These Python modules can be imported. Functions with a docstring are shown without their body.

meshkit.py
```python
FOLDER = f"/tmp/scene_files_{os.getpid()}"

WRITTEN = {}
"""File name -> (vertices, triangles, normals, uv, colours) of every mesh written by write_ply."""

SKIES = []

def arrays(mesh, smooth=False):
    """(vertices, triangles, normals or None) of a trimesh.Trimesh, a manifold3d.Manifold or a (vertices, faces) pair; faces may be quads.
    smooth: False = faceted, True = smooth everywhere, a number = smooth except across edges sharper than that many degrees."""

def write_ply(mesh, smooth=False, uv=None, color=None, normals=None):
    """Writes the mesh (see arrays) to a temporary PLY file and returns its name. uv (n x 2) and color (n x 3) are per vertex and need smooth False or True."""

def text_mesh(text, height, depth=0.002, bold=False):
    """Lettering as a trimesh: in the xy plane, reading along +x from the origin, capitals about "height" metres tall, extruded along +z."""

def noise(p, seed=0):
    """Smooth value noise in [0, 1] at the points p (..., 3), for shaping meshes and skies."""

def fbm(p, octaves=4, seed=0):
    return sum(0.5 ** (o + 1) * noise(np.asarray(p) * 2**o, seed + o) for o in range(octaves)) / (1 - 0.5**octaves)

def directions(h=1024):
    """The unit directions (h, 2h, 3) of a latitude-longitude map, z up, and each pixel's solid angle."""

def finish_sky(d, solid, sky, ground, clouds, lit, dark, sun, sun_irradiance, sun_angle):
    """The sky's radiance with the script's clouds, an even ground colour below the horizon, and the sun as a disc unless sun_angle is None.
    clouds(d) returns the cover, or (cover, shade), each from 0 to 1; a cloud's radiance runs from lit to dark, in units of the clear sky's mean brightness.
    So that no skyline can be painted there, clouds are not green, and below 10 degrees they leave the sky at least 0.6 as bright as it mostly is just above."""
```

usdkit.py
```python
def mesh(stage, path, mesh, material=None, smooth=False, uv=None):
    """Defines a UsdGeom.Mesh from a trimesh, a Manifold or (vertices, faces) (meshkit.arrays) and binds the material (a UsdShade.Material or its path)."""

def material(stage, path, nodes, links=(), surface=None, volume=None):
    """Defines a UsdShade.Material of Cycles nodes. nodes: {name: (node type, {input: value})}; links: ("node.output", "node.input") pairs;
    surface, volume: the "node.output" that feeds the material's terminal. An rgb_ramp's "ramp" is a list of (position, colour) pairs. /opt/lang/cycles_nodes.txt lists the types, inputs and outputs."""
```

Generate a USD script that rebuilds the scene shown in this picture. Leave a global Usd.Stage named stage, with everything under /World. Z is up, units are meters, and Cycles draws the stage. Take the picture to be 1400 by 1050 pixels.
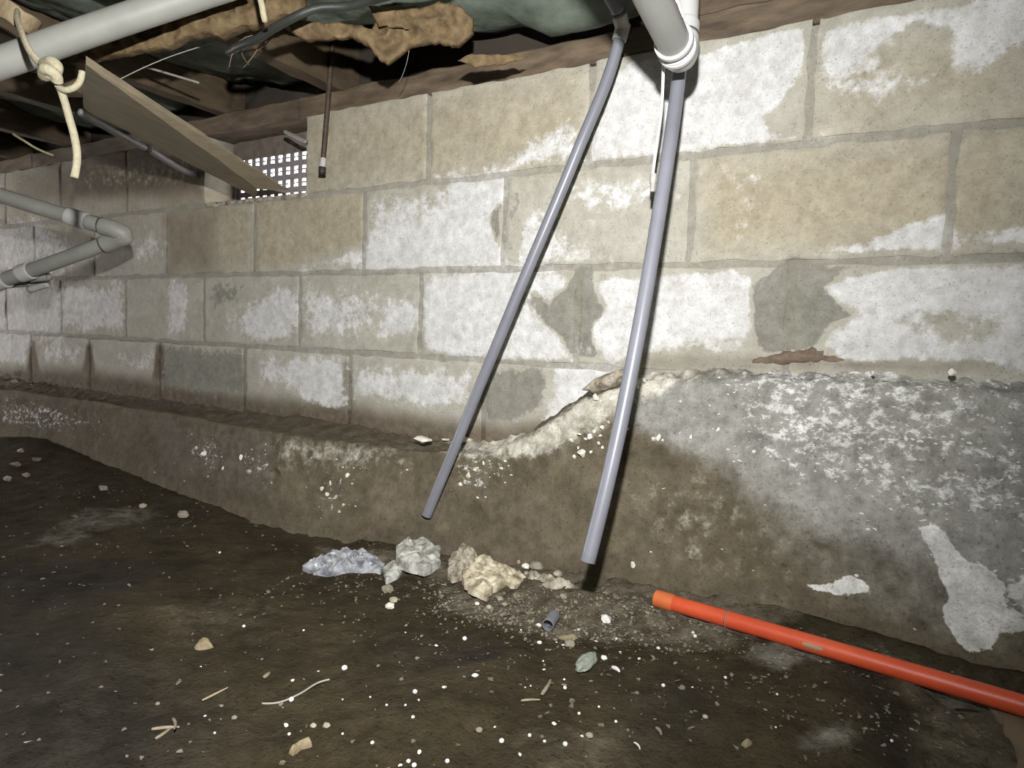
import math
import numpy as np
import trimesh
from scipy.spatial import Delaunay
import meshkit
import usdkit
from pxr import Gf, Sdf, Usd, UsdGeom, UsdLux, UsdShade, Vt

stage = Usd.Stage.CreateInMemory()
UsdGeom.SetStageUpAxis(stage, UsdGeom.Tokens.z)
UsdGeom.SetStageMetersPerUnit(stage, 1.0)
UsdGeom.Xform.Define(stage, '/World')

# ------------------------------------------------------------------ camera
CAM = np.array([2.5579, -1.2302, 0.0574])
RIGHT = np.array([0.8651, 0.5002, 0.0371])
DOWN = np.array([0.0688, -0.0449, -0.9966])
RIGHT /= np.linalg.norm(RIGHT)
DOWN -= RIGHT * (DOWN @ RIGHT)
DOWN /= np.linalg.norm(DOWN)
FWD = np.cross(RIGHT, DOWN)
cam = UsdGeom.Camera.Define(stage, '/World/camera')
cam.CreateHorizontalApertureAttr(36.0)
cam.CreateVerticalApertureAttr(27.0)
cam.CreateFocalLengthAttr(898.3 / 1400 * 36)
cam.CreateClippingRangeAttr(Gf.Vec2f(0.02, 100))
cam.CreateExposureAttr(0.0)
cam.AddTransformOp().Set(Gf.Matrix4d(*[float(x) for x in [*RIGHT, 0, *(-DOWN), 0, *(-FWD), 0, *CAM, 1]]))

# ------------------------------------------------------------------ light
sky = UsdLux.DomeLight.Define(stage, '/World/daylight_sky')          # overcast daylight, enters by the vent and an opening added in the left wall
sky.CreateIntensityAttr(4.0)
sky.CreateColorAttr(Gf.Vec3f(1.0, 0.945, 0.925))
lamp = UsdLux.SphereLight.Define(stage, '/World/head_torch')          # the photographer's head torch, above the camera
lamp.CreateRadiusAttr(0.016)
lamp.CreateIntensityAttr(12600.0)
lamp.CreateColorAttr(Gf.Vec3f(1.0, 0.985, 0.965))
LP = CAM - 0.25 * DOWN
aim = np.array([0.75, 0.0, 0.38]) - LP
aim /= np.linalg.norm(aim)
sx = np.cross(aim, [0, 0, 1.0]); sx /= np.linalg.norm(sx)
sy = np.cross(sx, aim)
UsdGeom.Xformable(lamp).AddTransformOp().Set(Gf.Matrix4d(*[float(x) for x in [*sx, 0, *sy, 0, *(-aim), 0, *LP, 1]]))
shape = UsdLux.ShapingAPI.Apply(lamp.GetPrim())
shape.CreateShapingConeAngleAttr(82.0)
shape.CreateShapingConeSoftnessAttr(1.0)

# ------------------------------------------------------------------ measured places, all in metres (x along the wall, y into it, z up)
WHITE_PIPE = [[1.0299,-0.7822,0.4157],[1.1727,-0.6584,0.4998],[1.2636,-0.584,0.5569],[1.4054,-0.4664,0.6425],[1.4791,-0.403,0.6872]]
LOW_PIPE_A = [[0.458,-0.4645,0.3994],[0.5338,-0.4003,0.37],[0.6991,-0.2982,0.3186],[0.79,-0.2369,0.29]]
LOW_PIPE_B = [[0.7724,-0.2309,0.2746],[0.6539,-0.2856,0.2272],[0.5244,-0.3409,0.1792],[0.4546,-0.3716,0.1536],[0.3297,-0.4239,0.1103]]
LOW_TEE = [[0.5032,-0.3195,0.1658],[0.5445,-0.2953,0.1716]]
LOW_SMALL = [[0.3493,-0.3639,0.139],[0.4373,-0.3122,0.153],[0.4896,-0.27,0.1604]]
LOW_SMALL_B = [[0.5012,-0.2755,0.1537],[0.4562,-0.3028,0.1354]]
GREY_LEFT = [[1.7332,-0.1349,-0.3274],[1.8192,-0.1187,-0.1051],[1.9094,-0.112,0.1129],[2.026,-0.0961,0.3988],[2.083,-0.0786,0.56],[2.0975,-0.0769,0.6183]]
GREY_LEFT_TOP = [[2.0975,-0.0769,0.6183],[2.0979,-0.0984,0.6344],[2.0854,-0.1324,0.6591],[2.0686,-0.1857,0.6892]]
GREY_RIGHT = [[2.1981,-0.3656,-0.2643],[2.2197,-0.3124,-0.0561],[2.231,-0.2594,0.1522],[2.2358,-0.2121,0.3368],[2.2324,-0.1687,0.4621],[2.2258,-0.1407,0.5651],[2.2165,-0.1239,0.6897]]
CONDUIT = [[1.0025,-0.4435,0.5044],[0.9031,-0.2357,0.4916],[0.7655,0.0088,0.4899],[0.7692,0.1468,0.4556]]
ROD = [[1.3278,-0.0249,0.7849],[1.3277,-0.0324,0.6958],[1.3272,-0.0548,0.4359]]
CORD = [[2.2203,-0.208,0.4893],[2.2184,-0.2001,0.4593],[2.2126,-0.1831,0.4262],[2.2002,-0.1593,0.3825],[2.191,-0.1456,0.3334]]
CORD_END = [[2.1919,-0.1449,0.3359],[2.1929,-0.1468,0.3065]]
ELBOW = [2.2508,-0.214,0.4852]
VENT_PIPE_UP = [[2.2508,-0.214,0.4852],[2.2455,-0.1882,0.5529],[2.2334,-0.1614,0.678]]
DIAG_PIPE = [[2.249,-0.2152,0.4829],[2.2616,-0.5152,0.5189],[2.291,-1.2152,0.6029]]
TAG = [[2.2445,-0.2459,0.5602],[2.2539,-0.2428,0.5337]]
ORANGE = [[2.2493,-0.1885,-0.366],[2.5346,-0.2205,-0.364],[2.738,-0.2612,-0.362]]
ROPE_MAIN = [[1.2287,-0.6544,0.5763],[1.3048,-0.6847,0.5228],[1.3394,-0.691,0.4867],[1.3528,-0.685,0.4664],[1.3676,-0.6774,0.4555]]
ROPE_KNOT = [[1.3655,-0.6784,0.4577],[1.3922,-0.6805,0.4569],[1.4008,-0.6763,0.4482],[1.3956,-0.6803,0.4365],[1.3781,-0.6845,0.4367],[1.3966,-0.6909,0.4414],[1.4031,-0.6817,0.437],[1.3967,-0.6747,0.4272]]
ROPE_TAIL = [[1.3768,-0.6735,0.4397],[1.3877,-0.6683,0.4263],[1.395,-0.6657,0.4081],[1.4053,-0.6625,0.3761],[1.4157,-0.6594,0.3419],[1.4204,-0.6588,0.3166],[1.4189,-0.6628,0.2807]]
ROPE_CURL = [[1.3914,-0.6722,0.4244],[1.4095,-0.6683,0.4152],[1.4211,-0.6613,0.4203],[1.4281,-0.6561,0.4332],[1.4292,-0.6544,0.4458]]
STRAP = [[1.1869,-0.6775,0.587],[1.2166,-0.6728,0.5781],[1.2321,-0.6646,0.5701],[1.2362,-0.6513,0.5617],[1.2124,-0.6185,0.5652]]
ROPE_B = [[1.5769,-0.4489,0.6424],[1.5942,-0.4536,0.6067],[1.5986,-0.4525,0.5896],[1.5945,-0.4444,0.5759]]
HOSE = [[1.9115,-0.3011,0.6645],[1.8044,-0.3186,0.6386],[1.6751,-0.3236,0.637],[1.6298,-0.35,0.6324],[1.5911,-0.3737,0.615],[1.5382,-0.3823,0.5988],[1.4922,-0.3868,0.5848],[1.3009,-0.2833,0.6456]]
TWIGS = [[[1.4465,-0.3524,0.6177],[1.4197,-0.3696,0.5967],[1.4026,-0.3711,0.5579]],[[1.4671,-0.3403,0.6214],[1.4547,-0.3503,0.5869],[1.4273,-0.3569,0.559]],[[1.4256,-0.3528,0.6187],[1.4303,-0.3644,0.5859],[1.453,-0.3654,0.5571]],[[1.4797,-0.3335,0.6163],[1.4605,-0.3465,0.5928],[1.4154,-0.3613,0.5869]]]
WEB = [[1.7108,-0.2014,0.6093],[1.6881,-0.1814,0.589],[1.6364,-0.1432,0.5721]]
WIRE_A = [[1.1996,-0.4666,0.5346],[1.2237,-0.3895,0.5983],[1.2728,-0.2981,0.6615],[1.3319,-0.262,0.6875]]
WIRE_B = [[1.0333,-0.3219,0.6399],[1.0925,-0.2894,0.6224],[1.1472,-0.2593,0.6064]]
WIRE_C = [[0.6703,-0.4264,0.5019],[0.7059,-0.4079,0.4785],[0.7008,-0.354,0.4664]]
BRACE = [[1.1368,-0.5046,0.475],[1.3808,-0.624,0.475],[1.1083,-0.0658,0.412],[1.0136,0.0033,0.41],[1.1011,0.0454,0.42]]
HANGER = [[0.9417,-0.4276,0.695],[0.9515,-0.434,0.5534]]
VENT_ROD = [[1.1446,-0.0097,0.5675],[1.2405,-0.0276,0.5259]]
PELLETS = [[1.8011,-0.5304,0.004],[1.9412,-0.4568,0.0034],[2.0078,-0.4678,0.0054],[1.9508,-0.5966,0.0088],[1.9137,-0.6515,0.0076],[1.945,-0.6816,0.0072],[1.9992,-0.6493,0.0027],[2.0291,-0.6326,0.0036],[2.0709,-0.5974,0.0069],[2.0944,-0.5673,0.0075],[2.0587,-0.6365,0.0035],[2.0804,-0.6276,0.0035],[2.0875,-0.6109,0.0036],[2.1038,-0.6426,0.0051],[1.9849,-0.7248,0.0076],[2.002,-0.7351,0.0041],[2.0908,-0.6973,0.0049],[2.1447,-0.6827,0.0063],[2.1437,-0.6999,0.0054],[2.1402,-0.7093,0.0054],[2.1788,-0.6785,0.0054],[2.1539,-0.7032,0.0061],[2.1156,-0.5283,0.0086],[2.2095,-0.6172,0.0066],[2.2404,-0.6309,0.0055],[2.2323,-0.5937,0.005],[2.2521,-0.5953,0.0041],[2.2483,-0.5643,0.0059],[2.2742,-0.5881,0.0065],[2.285,-0.5675,0.005],[2.3089,-0.5242,0.0043],[2.2243,-0.4841,0.0056],[2.1798,-0.5089,0.0028],[2.1845,-0.5028,0.0028],[2.1796,-0.4561,0.005],[2.2147,-0.4662,0.0038],[2.168,-0.4358,0.0031],[2.2068,-0.3405,0.0054],[2.2314,-0.3212,0.0044],[2.2512,-0.3576,0.0052],[2.279,-0.5031,0.0036],[2.2638,-0.5278,0.0044],[2.1888,-0.5981,0.0034],[2.0932,-0.3655,0.0034],[2.1683,-0.3157,0.0079],[2.0318,-0.4286,0.0077],[2.1593,-0.3767,0.0032],[2.1724,-0.3816,0.0043],[2.3106,-0.2532,0.0045],[2.3273,-0.2586,0.0088],[2.3334,-0.2642,0.0065],[2.2942,-0.3169,0.0064],[2.2831,-0.3685,0.0051],[2.3329,-0.4189,0.0057],[2.3653,-0.3995,0.0047],[2.397,-0.3549,0.0048],[2.4628,-0.3681,0.0037],[2.4716,-0.4387,0.0034],[2.2878,-0.154,0.0043],[2.2463,-0.2007,0.0048],[2.3757,-0.1528,0.0035],[2.5882,-0.3847,0.0042],[2.6109,-0.2362,0.0039],[2.6851,-0.1951,0.0039],[1.785,-0.6941,0.0034],[1.7212,-0.5767,0.0056],[1.3904,-0.3781,0.006],[1.8929,-0.7631,0.0034],[1.9315,-0.7783,0.0033],[1.922,-0.6154,0.0039],[2.0504,-0.7015,0.0033]]
PLASTIC = [[1.5928,-0.3435],[1.5788,-0.2789],[1.5946,-0.2328],[1.6308,-0.206],[1.6802,-0.221],[1.7171,-0.2478],[1.733,-0.2766],[1.6826,-0.3033],[1.6605,-0.3389],[1.6335,-0.3536]]
FOAM_CHUNK = [[1.7035,-0.1984],[1.6913,-0.131],[1.7291,-0.1213],[1.7754,-0.1398],[1.825,-0.2099],[1.8225,-0.2552],[1.7882,-0.2562],[1.7586,-0.2531]]
FOAM_SMALL = [[1.7203,-0.2557],[1.7234,-0.2221],[1.7551,-0.2355],[1.7739,-0.2713],[1.7712,-0.306]]
PLASTER = [[1.8891,-0.2304],[1.8744,-0.184],[1.8798,-0.1396],[1.9272,-0.1557],[1.9681,-0.1644],[2.0076,-0.1901],[2.0125,-0.2367],[1.9853,-0.2315],[1.9765,-0.2623],[1.9895,-0.2997],[1.9535,-0.2905],[1.9175,-0.2671]]
PLASTER_BACK = [[1.8341,-0.1933],[1.8138,-0.134],[1.8306,-0.1049],[1.8693,-0.1368],[1.8903,-0.1823],[1.8946,-0.2264],[1.8863,-0.2549],[1.8691,-0.2447]]
PLASTER_STRIP = [[1.988,-0.1686],[2.0352,-0.1704],[2.0706,-0.1666],[2.1129,-0.1896],[2.1096,-0.2189],[2.0655,-0.2152],[2.0231,-0.2129]]
LEAF_A = [[1.7202,-0.6596],[1.7057,-0.6416],[1.716,-0.6345],[1.7381,-0.6418],[1.735,-0.6549],[1.7328,-0.6671]]
LEAF_B = [[2.0257,-0.7568],[2.0184,-0.7402],[2.0287,-0.7287],[2.0349,-0.7325],[2.0306,-0.743],[2.0315,-0.756]]
LEAF_C = [[2.151,-0.3524],[2.1692,-0.334],[2.1788,-0.339],[2.1727,-0.3546]]
LEAF_D = [[2.4427,-0.4879],[2.4473,-0.4787],[2.4541,-0.482],[2.4482,-0.4919]]
SHARD = [[2.1781,-0.2691],[2.1839,-0.2618],[2.1997,-0.2606],[2.2036,-0.2738],[2.195,-0.2829]]
BOARD = [[2.697,-0.2253],[2.7489,-0.2081],[2.7387,-0.3907],[2.706,-0.4118],[2.7073,-0.3463]]
PALE_FOAM = [2.2243,-0.4155,0.022129512716704974,0.03621192990006268]
OFFCUT = [[2.1282,-0.3443],[2.1205,-0.3058]]
CLODS = [[1.7958,-0.3283,0.0212],[1.8371,-0.361,0.014],[1.8525,-0.3887,0.0148],[1.9619,-0.1306,0.0257],[2.0047,-0.1474,0.0249],[1.9803,-0.1462,0.014],[2.1807,-0.3768,0.0149],[2.2924,-0.5631,0.0074],[2.2383,-0.3866,0.0082],[2.138,-0.3896,0.0065],[2.1075,-0.334,0.008],[2.0541,-0.1569,0.0162],[2.1058,-0.2401,0.0124],[2.0182,-0.2869,0.0087],[1.999,-0.3078,0.0099],[2.0222,-0.2537,0.0115],[1.9992,-0.2699,0.0114],[1.9728,-0.3039,0.0075],[2.0242,-0.7004,0.0084],[2.0097,-0.7067,0.0068],[2.3966,-0.4611,0.0061],[2.1771,-0.6129,0.0076],[1.9207,-0.7447,0.006],[1.818,-0.7742,0.0053],[2.6086,-0.3452,0.0052],[1.0991,-0.2662,0.0248],[0.9645,-0.285,0.0183]]
STICKS = [[[1.8587,-0.7431],[1.8612,-0.7092],0.0027],[[1.872,-0.8144],[1.8934,-0.7953],0.0033],[[1.8927,-0.8229],[1.8861,-0.7984],0.0032],[[1.8759,-0.7918],[1.9024,-0.8072],0.0033],[[2.2066,-0.5146],[2.201,-0.4789],0.0046],[[2.1884,-0.5347],[2.2097,-0.5244],0.0027],[[2.2582,-0.4067],[2.2721,-0.4156],0.005],[[2.3392,-0.5466],[2.349,-0.5554],0.002],[[2.3519,-0.5077],[2.3611,-0.5179],0.0034],[[2.6571,-0.2671],[2.6822,-0.2542],0.0027],[[1.8777,-0.668],[1.8719,-0.6539],0.0048]]
FIBRE = [[1.9235,-0.7076],[1.9405,-0.6924],[1.9462,-0.6687],[1.9485,-0.6443],[1.9557,-0.6286]]
LEDGE_RUBBLE = [[-0.2356,-0.0779,-0.185,0.030100000000000002],[-0.3057,0.0037,-0.185,0.043],[-0.5009,0.1276,-0.185,0.0215],[-0.5217,0.1777,-0.185,0.0344],[-0.1592,0.0411,-0.185,0.0258],[-0.2026,0.1025,-0.185,0.0387],[-0.283,0.1847,-0.185,0.0344],[-0.1017,0.1308,-0.185,0.030100000000000002],[-0.0533,0.1427,-0.185,0.0387],[-0.2588,0.3035,-0.185,0.043],[-0.0478,-0.1297,-0.185,0.01935],[0.0152,0.014,-0.185,0.0215],[0.1259,0.0684,-0.185,0.0258],[-0.0516,-0.0837,-0.185,0.0172]]
LEDGE_CHIPS = [[1.6627,-0.0651,-0.19,0.038],[1.6882,-0.0142,-0.19,0.019],[1.7349,-0.0116,-0.19,0.0456],[1.7466,0.0402,-0.19,0.0418],[1.7105,0.064,-0.19,0.0228],[1.7557,0.1066,-0.19,0.0228],[1.7655,0.1778,-0.19,0.0266],[1.7566,0.2704,-0.19,0.0228],[1.7988,-0.0049,-0.19,0.0171],[1.8194,0.0664,-0.19,0.0171]]
HEAP = [[0.3912,-0.3185,-0.36,0.028],[0.4969,-0.3369,-0.36,0.02],[0.3894,-0.2615,-0.36,0.024],[0.5126,-0.3871,-0.36,0.024],[0.2865,-0.2587,-0.36,0.02],[0.7793,-0.2824,-0.36,0.024]]
DIRT_DRIFT = [[2.295,0.02],[2.345,0.036],[2.399,0.049],[2.428,0.057],[2.441,0.062],[2.463,0.05],[2.505,0.041],[2.491,0.032],[2.383,0.022]]
WALL_STAINS = [["t",0.75,0.08,[[1.16,0.624],[2.0,0.596],[2.01,0.389],[1.814,0.399],[1.64,0.394],[1.205,0.405]]],["t",0.8,0.06,[[2.227,0.396],[2.613,0.398],[2.703,0.401],[2.715,0.236],[2.626,0.217],[2.238,0.21]]],["t",0.55,0.06,[[2.407,0.564],[2.693,0.533],[2.703,0.401],[2.417,0.401]]],["t",1,0.03,[[1.021,0.413],[1.417,0.395],[1.421,0.266],[1.313,0.251],[1.181,0.223],[1.023,0.218]]],["t",0.75,0.06,[[0.568,0.507],[1.02,0.419],[1.023,0.206],[0.623,0.199]]],["b",0.5,0.06,[[0.605,0.394],[0.865,0.399],[0.867,0.192],[0.604,0.195]]],["t",0.5,0.1,[[-0.815,0.627],[0.568,0.562],[0.567,0.307],[-0.831,0.331]]],["d",0.45,0.05,[[0.131,0.582],[0.788,0.582],[0.789,0.442],[0.431,0.451],[0.129,0.472]]],["b",1,0.05,[[0.037,0.591],[0.511,0.623],[0.788,0.613],[0.789,0.436],[0.082,0.47]]],["b",0.5,0.05,[[-0.325,0.598],[0.085,0.611],[0.082,0.463],[-0.33,0.45]]],["w",0.95,0.02,[[2.42,0.579],[2.542,0.584],[2.655,0.582],[2.714,0.59],[2.718,0.533],[2.669,0.5],[2.64,0.483],[2.61,0.505],[2.603,0.545],[2.557,0.565],[2.523,0.553],[2.497,0.534],[2.47,0.511],[2.441,0.492],[2.423,0.53]]],["w",0.55,0.06,[[2.415,0.515],[2.504,0.546],[2.635,0.48],[2.562,0.435],[2.422,0.418]]],["d",0.6,0.02,[[2.554,0.554],[2.565,0.559],[2.58,0.532],[2.595,0.523],[2.594,0.508],[2.572,0.512]]],["w",1,0.012,[[2.217,0.575],[2.274,0.585],[2.391,0.591],[2.396,0.554],[2.387,0.51],[2.368,0.484],[2.353,0.464],[2.332,0.452],[2.352,0.423],[2.388,0.41],[2.285,0.409],[2.151,0.41],[2.011,0.408],[2.011,0.467],[2.043,0.505],[2.052,0.56],[2.091,0.587],[2.141,0.583]]],["w",0.6,0.03,[[1.619,0.403],[1.679,0.435],[1.813,0.437],[1.865,0.47],[1.98,0.514],[2.001,0.404],[1.814,0.404]]],["w",0.5,0.03,[[1.995,0.526],[2.052,0.567],[2.043,0.505],[2.008,0.453]]],["w",0.95,0.02,[[2.418,0.209],[2.503,0.231],[2.565,0.256],[2.615,0.265],[2.619,0.217],[2.497,0.21]]],["w",0.9,0.03,[[2.628,0.237],[2.666,0.24],[2.739,0.256],[2.743,0.213],[2.629,0.217]]],["w",0.5,0.04,[[2.251,0.223],[2.293,0.267],[2.303,0.318],[2.235,0.369],[2.395,0.391],[2.441,0.374],[2.352,0.327],[2.333,0.24],[2.395,0.21]]],["w",0.55,0.05,[[1.911,0.39],[2.218,0.39],[2.224,0.284],[2.008,0.267]]],["w",0.68,0.04,[[1.836,0.305],[1.906,0.331],[1.993,0.253],[2.088,0.221],[2.089,0.199],[1.841,0.201]]],["d",0.5,0.02,[[1.819,0.383],[1.854,0.388],[1.874,0.333],[1.866,0.288],[1.85,0.204],[1.822,0.205]]],["w",0.55,0.03,[[1.424,0.394],[1.818,0.394],[1.819,0.209],[1.43,0.203]]],["w",1,0.025,[[1.695,0.388],[1.809,0.39],[1.796,0.34],[1.781,0.308],[1.796,0.257],[1.809,0.216],[1.432,0.21],[1.435,0.256],[1.538,0.279],[1.629,0.301],[1.693,0.334]]],["d",0.8,0.008,[[1.791,0.331],[1.809,0.338],[1.809,0.252],[1.794,0.273],[1.783,0.305]]],["w",0.6,0.03,[[1.421,0.266],[1.313,0.248],[1.181,0.223],[1.14,0.208],[1.423,0.205]]],["w",0.62,0.03,[[1.606,0.184],[2.007,0.191],[2.016,0.014],[1.735,0.003],[1.612,0.01]]],["w",1,0.03,[[1.618,0.15],[1.728,0.182],[1.912,0.188],[1.947,0.172],[1.915,0.119],[1.952,0.074],[1.96,0.032],[1.849,0.018],[1.653,0.033],[1.614,0.082]]],["d",0.55,0.03,[[1.824,0.165],[1.904,0.18],[1.924,0.127],[1.96,0.082],[1.845,0.103],[1.807,0.134]]],["w",1,0.015,[[2.032,0.169],[2.298,0.186],[2.334,0.173],[2.341,0.085],[2.306,0.055],[2.143,0.034],[2.076,0.017],[2.048,0.04],[2.035,0.084],[2.066,0.124]]],["w",0.55,0.02,[[2.172,0.032],[2.212,0.075],[2.304,0.091],[2.341,0.079],[2.357,0.047],[2.295,0.031]]],["d",0.85,0.008,[[1.946,0.091],[1.936,0.119],[1.952,0.147],[1.968,0.153],[1.988,0.187],[1.995,0.206],[2.03,0.202],[2.032,0.172],[2.045,0.137],[2.064,0.118],[2.051,0.097],[2.033,0.087],[2.038,0.047],[2.059,0.017],[2.02,0.017],[1.986,0.027],[1.962,0.064],[1.92,0.095],[1.898,0.147],[1.929,0.127]]],["w",0.42,0.01,[[1.965,0.072],[2.027,0.079],[2.039,0.036],[2.055,0.019],[1.996,0.022]]],["d",0.95,0.008,[[2.398,0.212],[2.418,0.209],[2.445,0.194],[2.469,0.178],[2.452,0.157],[2.472,0.133],[2.498,0.112],[2.459,0.093],[2.453,0.072],[2.438,0.054],[2.368,0.043],[2.35,0.059],[2.344,0.084],[2.336,0.164],[2.36,0.179],[2.376,0.196]]],["w",1,0.02,[[2.453,0.157],[2.471,0.174],[2.529,0.19],[2.744,0.192],[2.75,0.123],[2.671,0.11],[2.585,0.113],[2.507,0.123],[2.479,0.135]]],["w",0.5,0.02,[[2.496,0.132],[2.584,0.136],[2.662,0.116],[2.75,0.123],[2.752,0.091],[2.503,0.095]]],["w",0.92,0.02,[[2.456,0.063],[2.473,0.092],[2.535,0.102],[2.587,0.092],[2.637,0.07],[2.752,0.091],[2.756,0.045],[2.485,0.04]]],["b",0.75,0.012,[[2.529,0.066],[2.542,0.079],[2.577,0.084],[2.622,0.074],[2.609,0.06],[2.553,0.058]]],["d",0.7,0.02,[[2.442,0.196],[2.627,0.212],[2.743,0.215],[2.744,0.192],[2.529,0.191],[2.465,0.176]]],["w",0.55,0.05,[[1.201,0.184],[1.593,0.18],[1.59,0.016],[1.199,0.019]]],["d",0.3,0.03,[[1.381,0.022],[1.428,0.096],[1.53,0.176],[1.565,0.115],[1.523,0.045]]],["w",0.85,0.02,[[1.509,0.106],[1.578,0.124],[1.588,0.082],[1.556,0.06],[1.499,0.058]]],["w",0.45,0.05,[[0.817,0.15],[1.19,0.179],[1.193,0.025],[0.811,0.017]]],["w",0.85,0.05,[[1.01,0.089],[1.112,0.15],[1.183,0.111],[1.171,0.03],[0.995,0.028]]],["d",0.65,0.04,[[0.81,0.188],[0.993,0.186],[0.963,0.119],[0.834,0.086]]],["w",0.75,0.05,[[0.018,0.188],[0.387,0.185],[0.394,0.02],[0.024,0.022]]],["w",0.75,0.03,[[0.623,0.183],[0.724,0.189],[0.724,0.014],[0.615,0.011]]],["w",0.85,0.06,[[-0.978,0.212],[-0.002,0.181],[-0.006,-0.011],[-0.994,-0.044]]],["w",0.6,0.06,[[-0.961,0.488],[-0.116,0.438],[0.216,0.248],[-0.122,0.208],[-0.978,0.219]]],["w",0.5,0.06,[[0.51,0.378],[0.678,0.368],[0.659,0.212],[0.303,0.217]]],["w",0.55,0.04,[[1.011,-0.013],[1.357,-0.016],[1.365,-0.136],[1.283,-0.138],[1.027,-0.114]]],["w",0.9,0.04,[[1.2,-0.043],[1.345,-0.035],[1.347,-0.125],[1.229,-0.129]]],["d",0.9,0.05,[[0.604,-0.012],[0.98,-0.014],[1.012,-0.136],[0.603,-0.145]]],["w",0.7,0.04,[[1.388,-0.029],[1.756,-0.021],[1.76,-0.111],[1.659,-0.128],[1.397,-0.115]]],["d",0.8,0.02,[[1.779,-0.019],[1.921,-0.003],[1.943,-0.033],[1.929,-0.096],[1.855,-0.134],[1.795,-0.137],[1.769,-0.094]]],["w",0.6,0.03,[[1.818,-0.13],[1.916,-0.097],[1.933,-0.077],[1.909,-0.121],[1.837,-0.144]]],["w",0.8,0.04,[[-0.852,-0.039],[-0.236,-0.027],[-0.239,-0.117],[-0.858,-0.151]]],["w",0.6,0.04,[[-0.15,-0.032],[0.166,-0.025],[0.127,-0.102],[-0.132,-0.111]]],["w",0.55,0.04,[[0.322,-0.031],[0.566,-0.021],[0.565,-0.113],[0.342,-0.115]]],["w",0.8,0.02,[[1.947,-0.002],[2.099,0.006],[2.072,-0.054],[1.979,-0.152],[1.927,-0.143],[1.958,-0.062]]],["b",0.95,0.045,[[-0.858,-0.157],[0.164,-0.113],[0.603,-0.122],[1.012,-0.136],[1.373,-0.126],[1.659,-0.14],[1.855,-0.134],[1.943,-0.11],[1.947,-0.187],[-0.879,-0.534]]],["b",0.8,0.012,[[0.566,-0.009],[0.607,-0.008],[0.63,-0.12],[0.546,-0.126]]],["b",0.85,0.012,[[-0.22,-0.026],[-0.182,-0.025],[-0.154,-0.145],[-0.251,-0.151]]],["b",0.8,0.012,[[0.166,-0.025],[0.202,-0.023],[0.219,-0.127],[0.136,-0.132]]],["b",0.6,0.008,[[1.357,-0.02],[1.382,-0.018],[1.405,-0.142],[1.345,-0.148]]],["b",0.5,0.015,[[2.143,0.033],[2.307,0.047],[2.37,0.039],[2.518,0.044],[2.755,0.051],[2.757,0.032],[2.145,-0.005]]],["t",0.6,0.1,[[2.74,0.22],[3.3,0.2],[3.9,0.3],[3.9,0.6],[2.74,0.6]]],["w",0.9,0.03,[[2.72,0.03],[3.15,0.02],[3.3,0.08],[3.1,0.16],[2.72,0.17]]],["w",0.7,0.04,[[3.0,0.45],[3.5,0.42],[3.7,0.55],[3.2,0.58]]],["w",0.6,0.05,[[-1.5,0.02],[-0.6,0.02],[-0.6,0.18],[-1.5,0.18]]]]  # upper-left dark patches paint the board's shadow; far-left white is raised to brighten it
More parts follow.
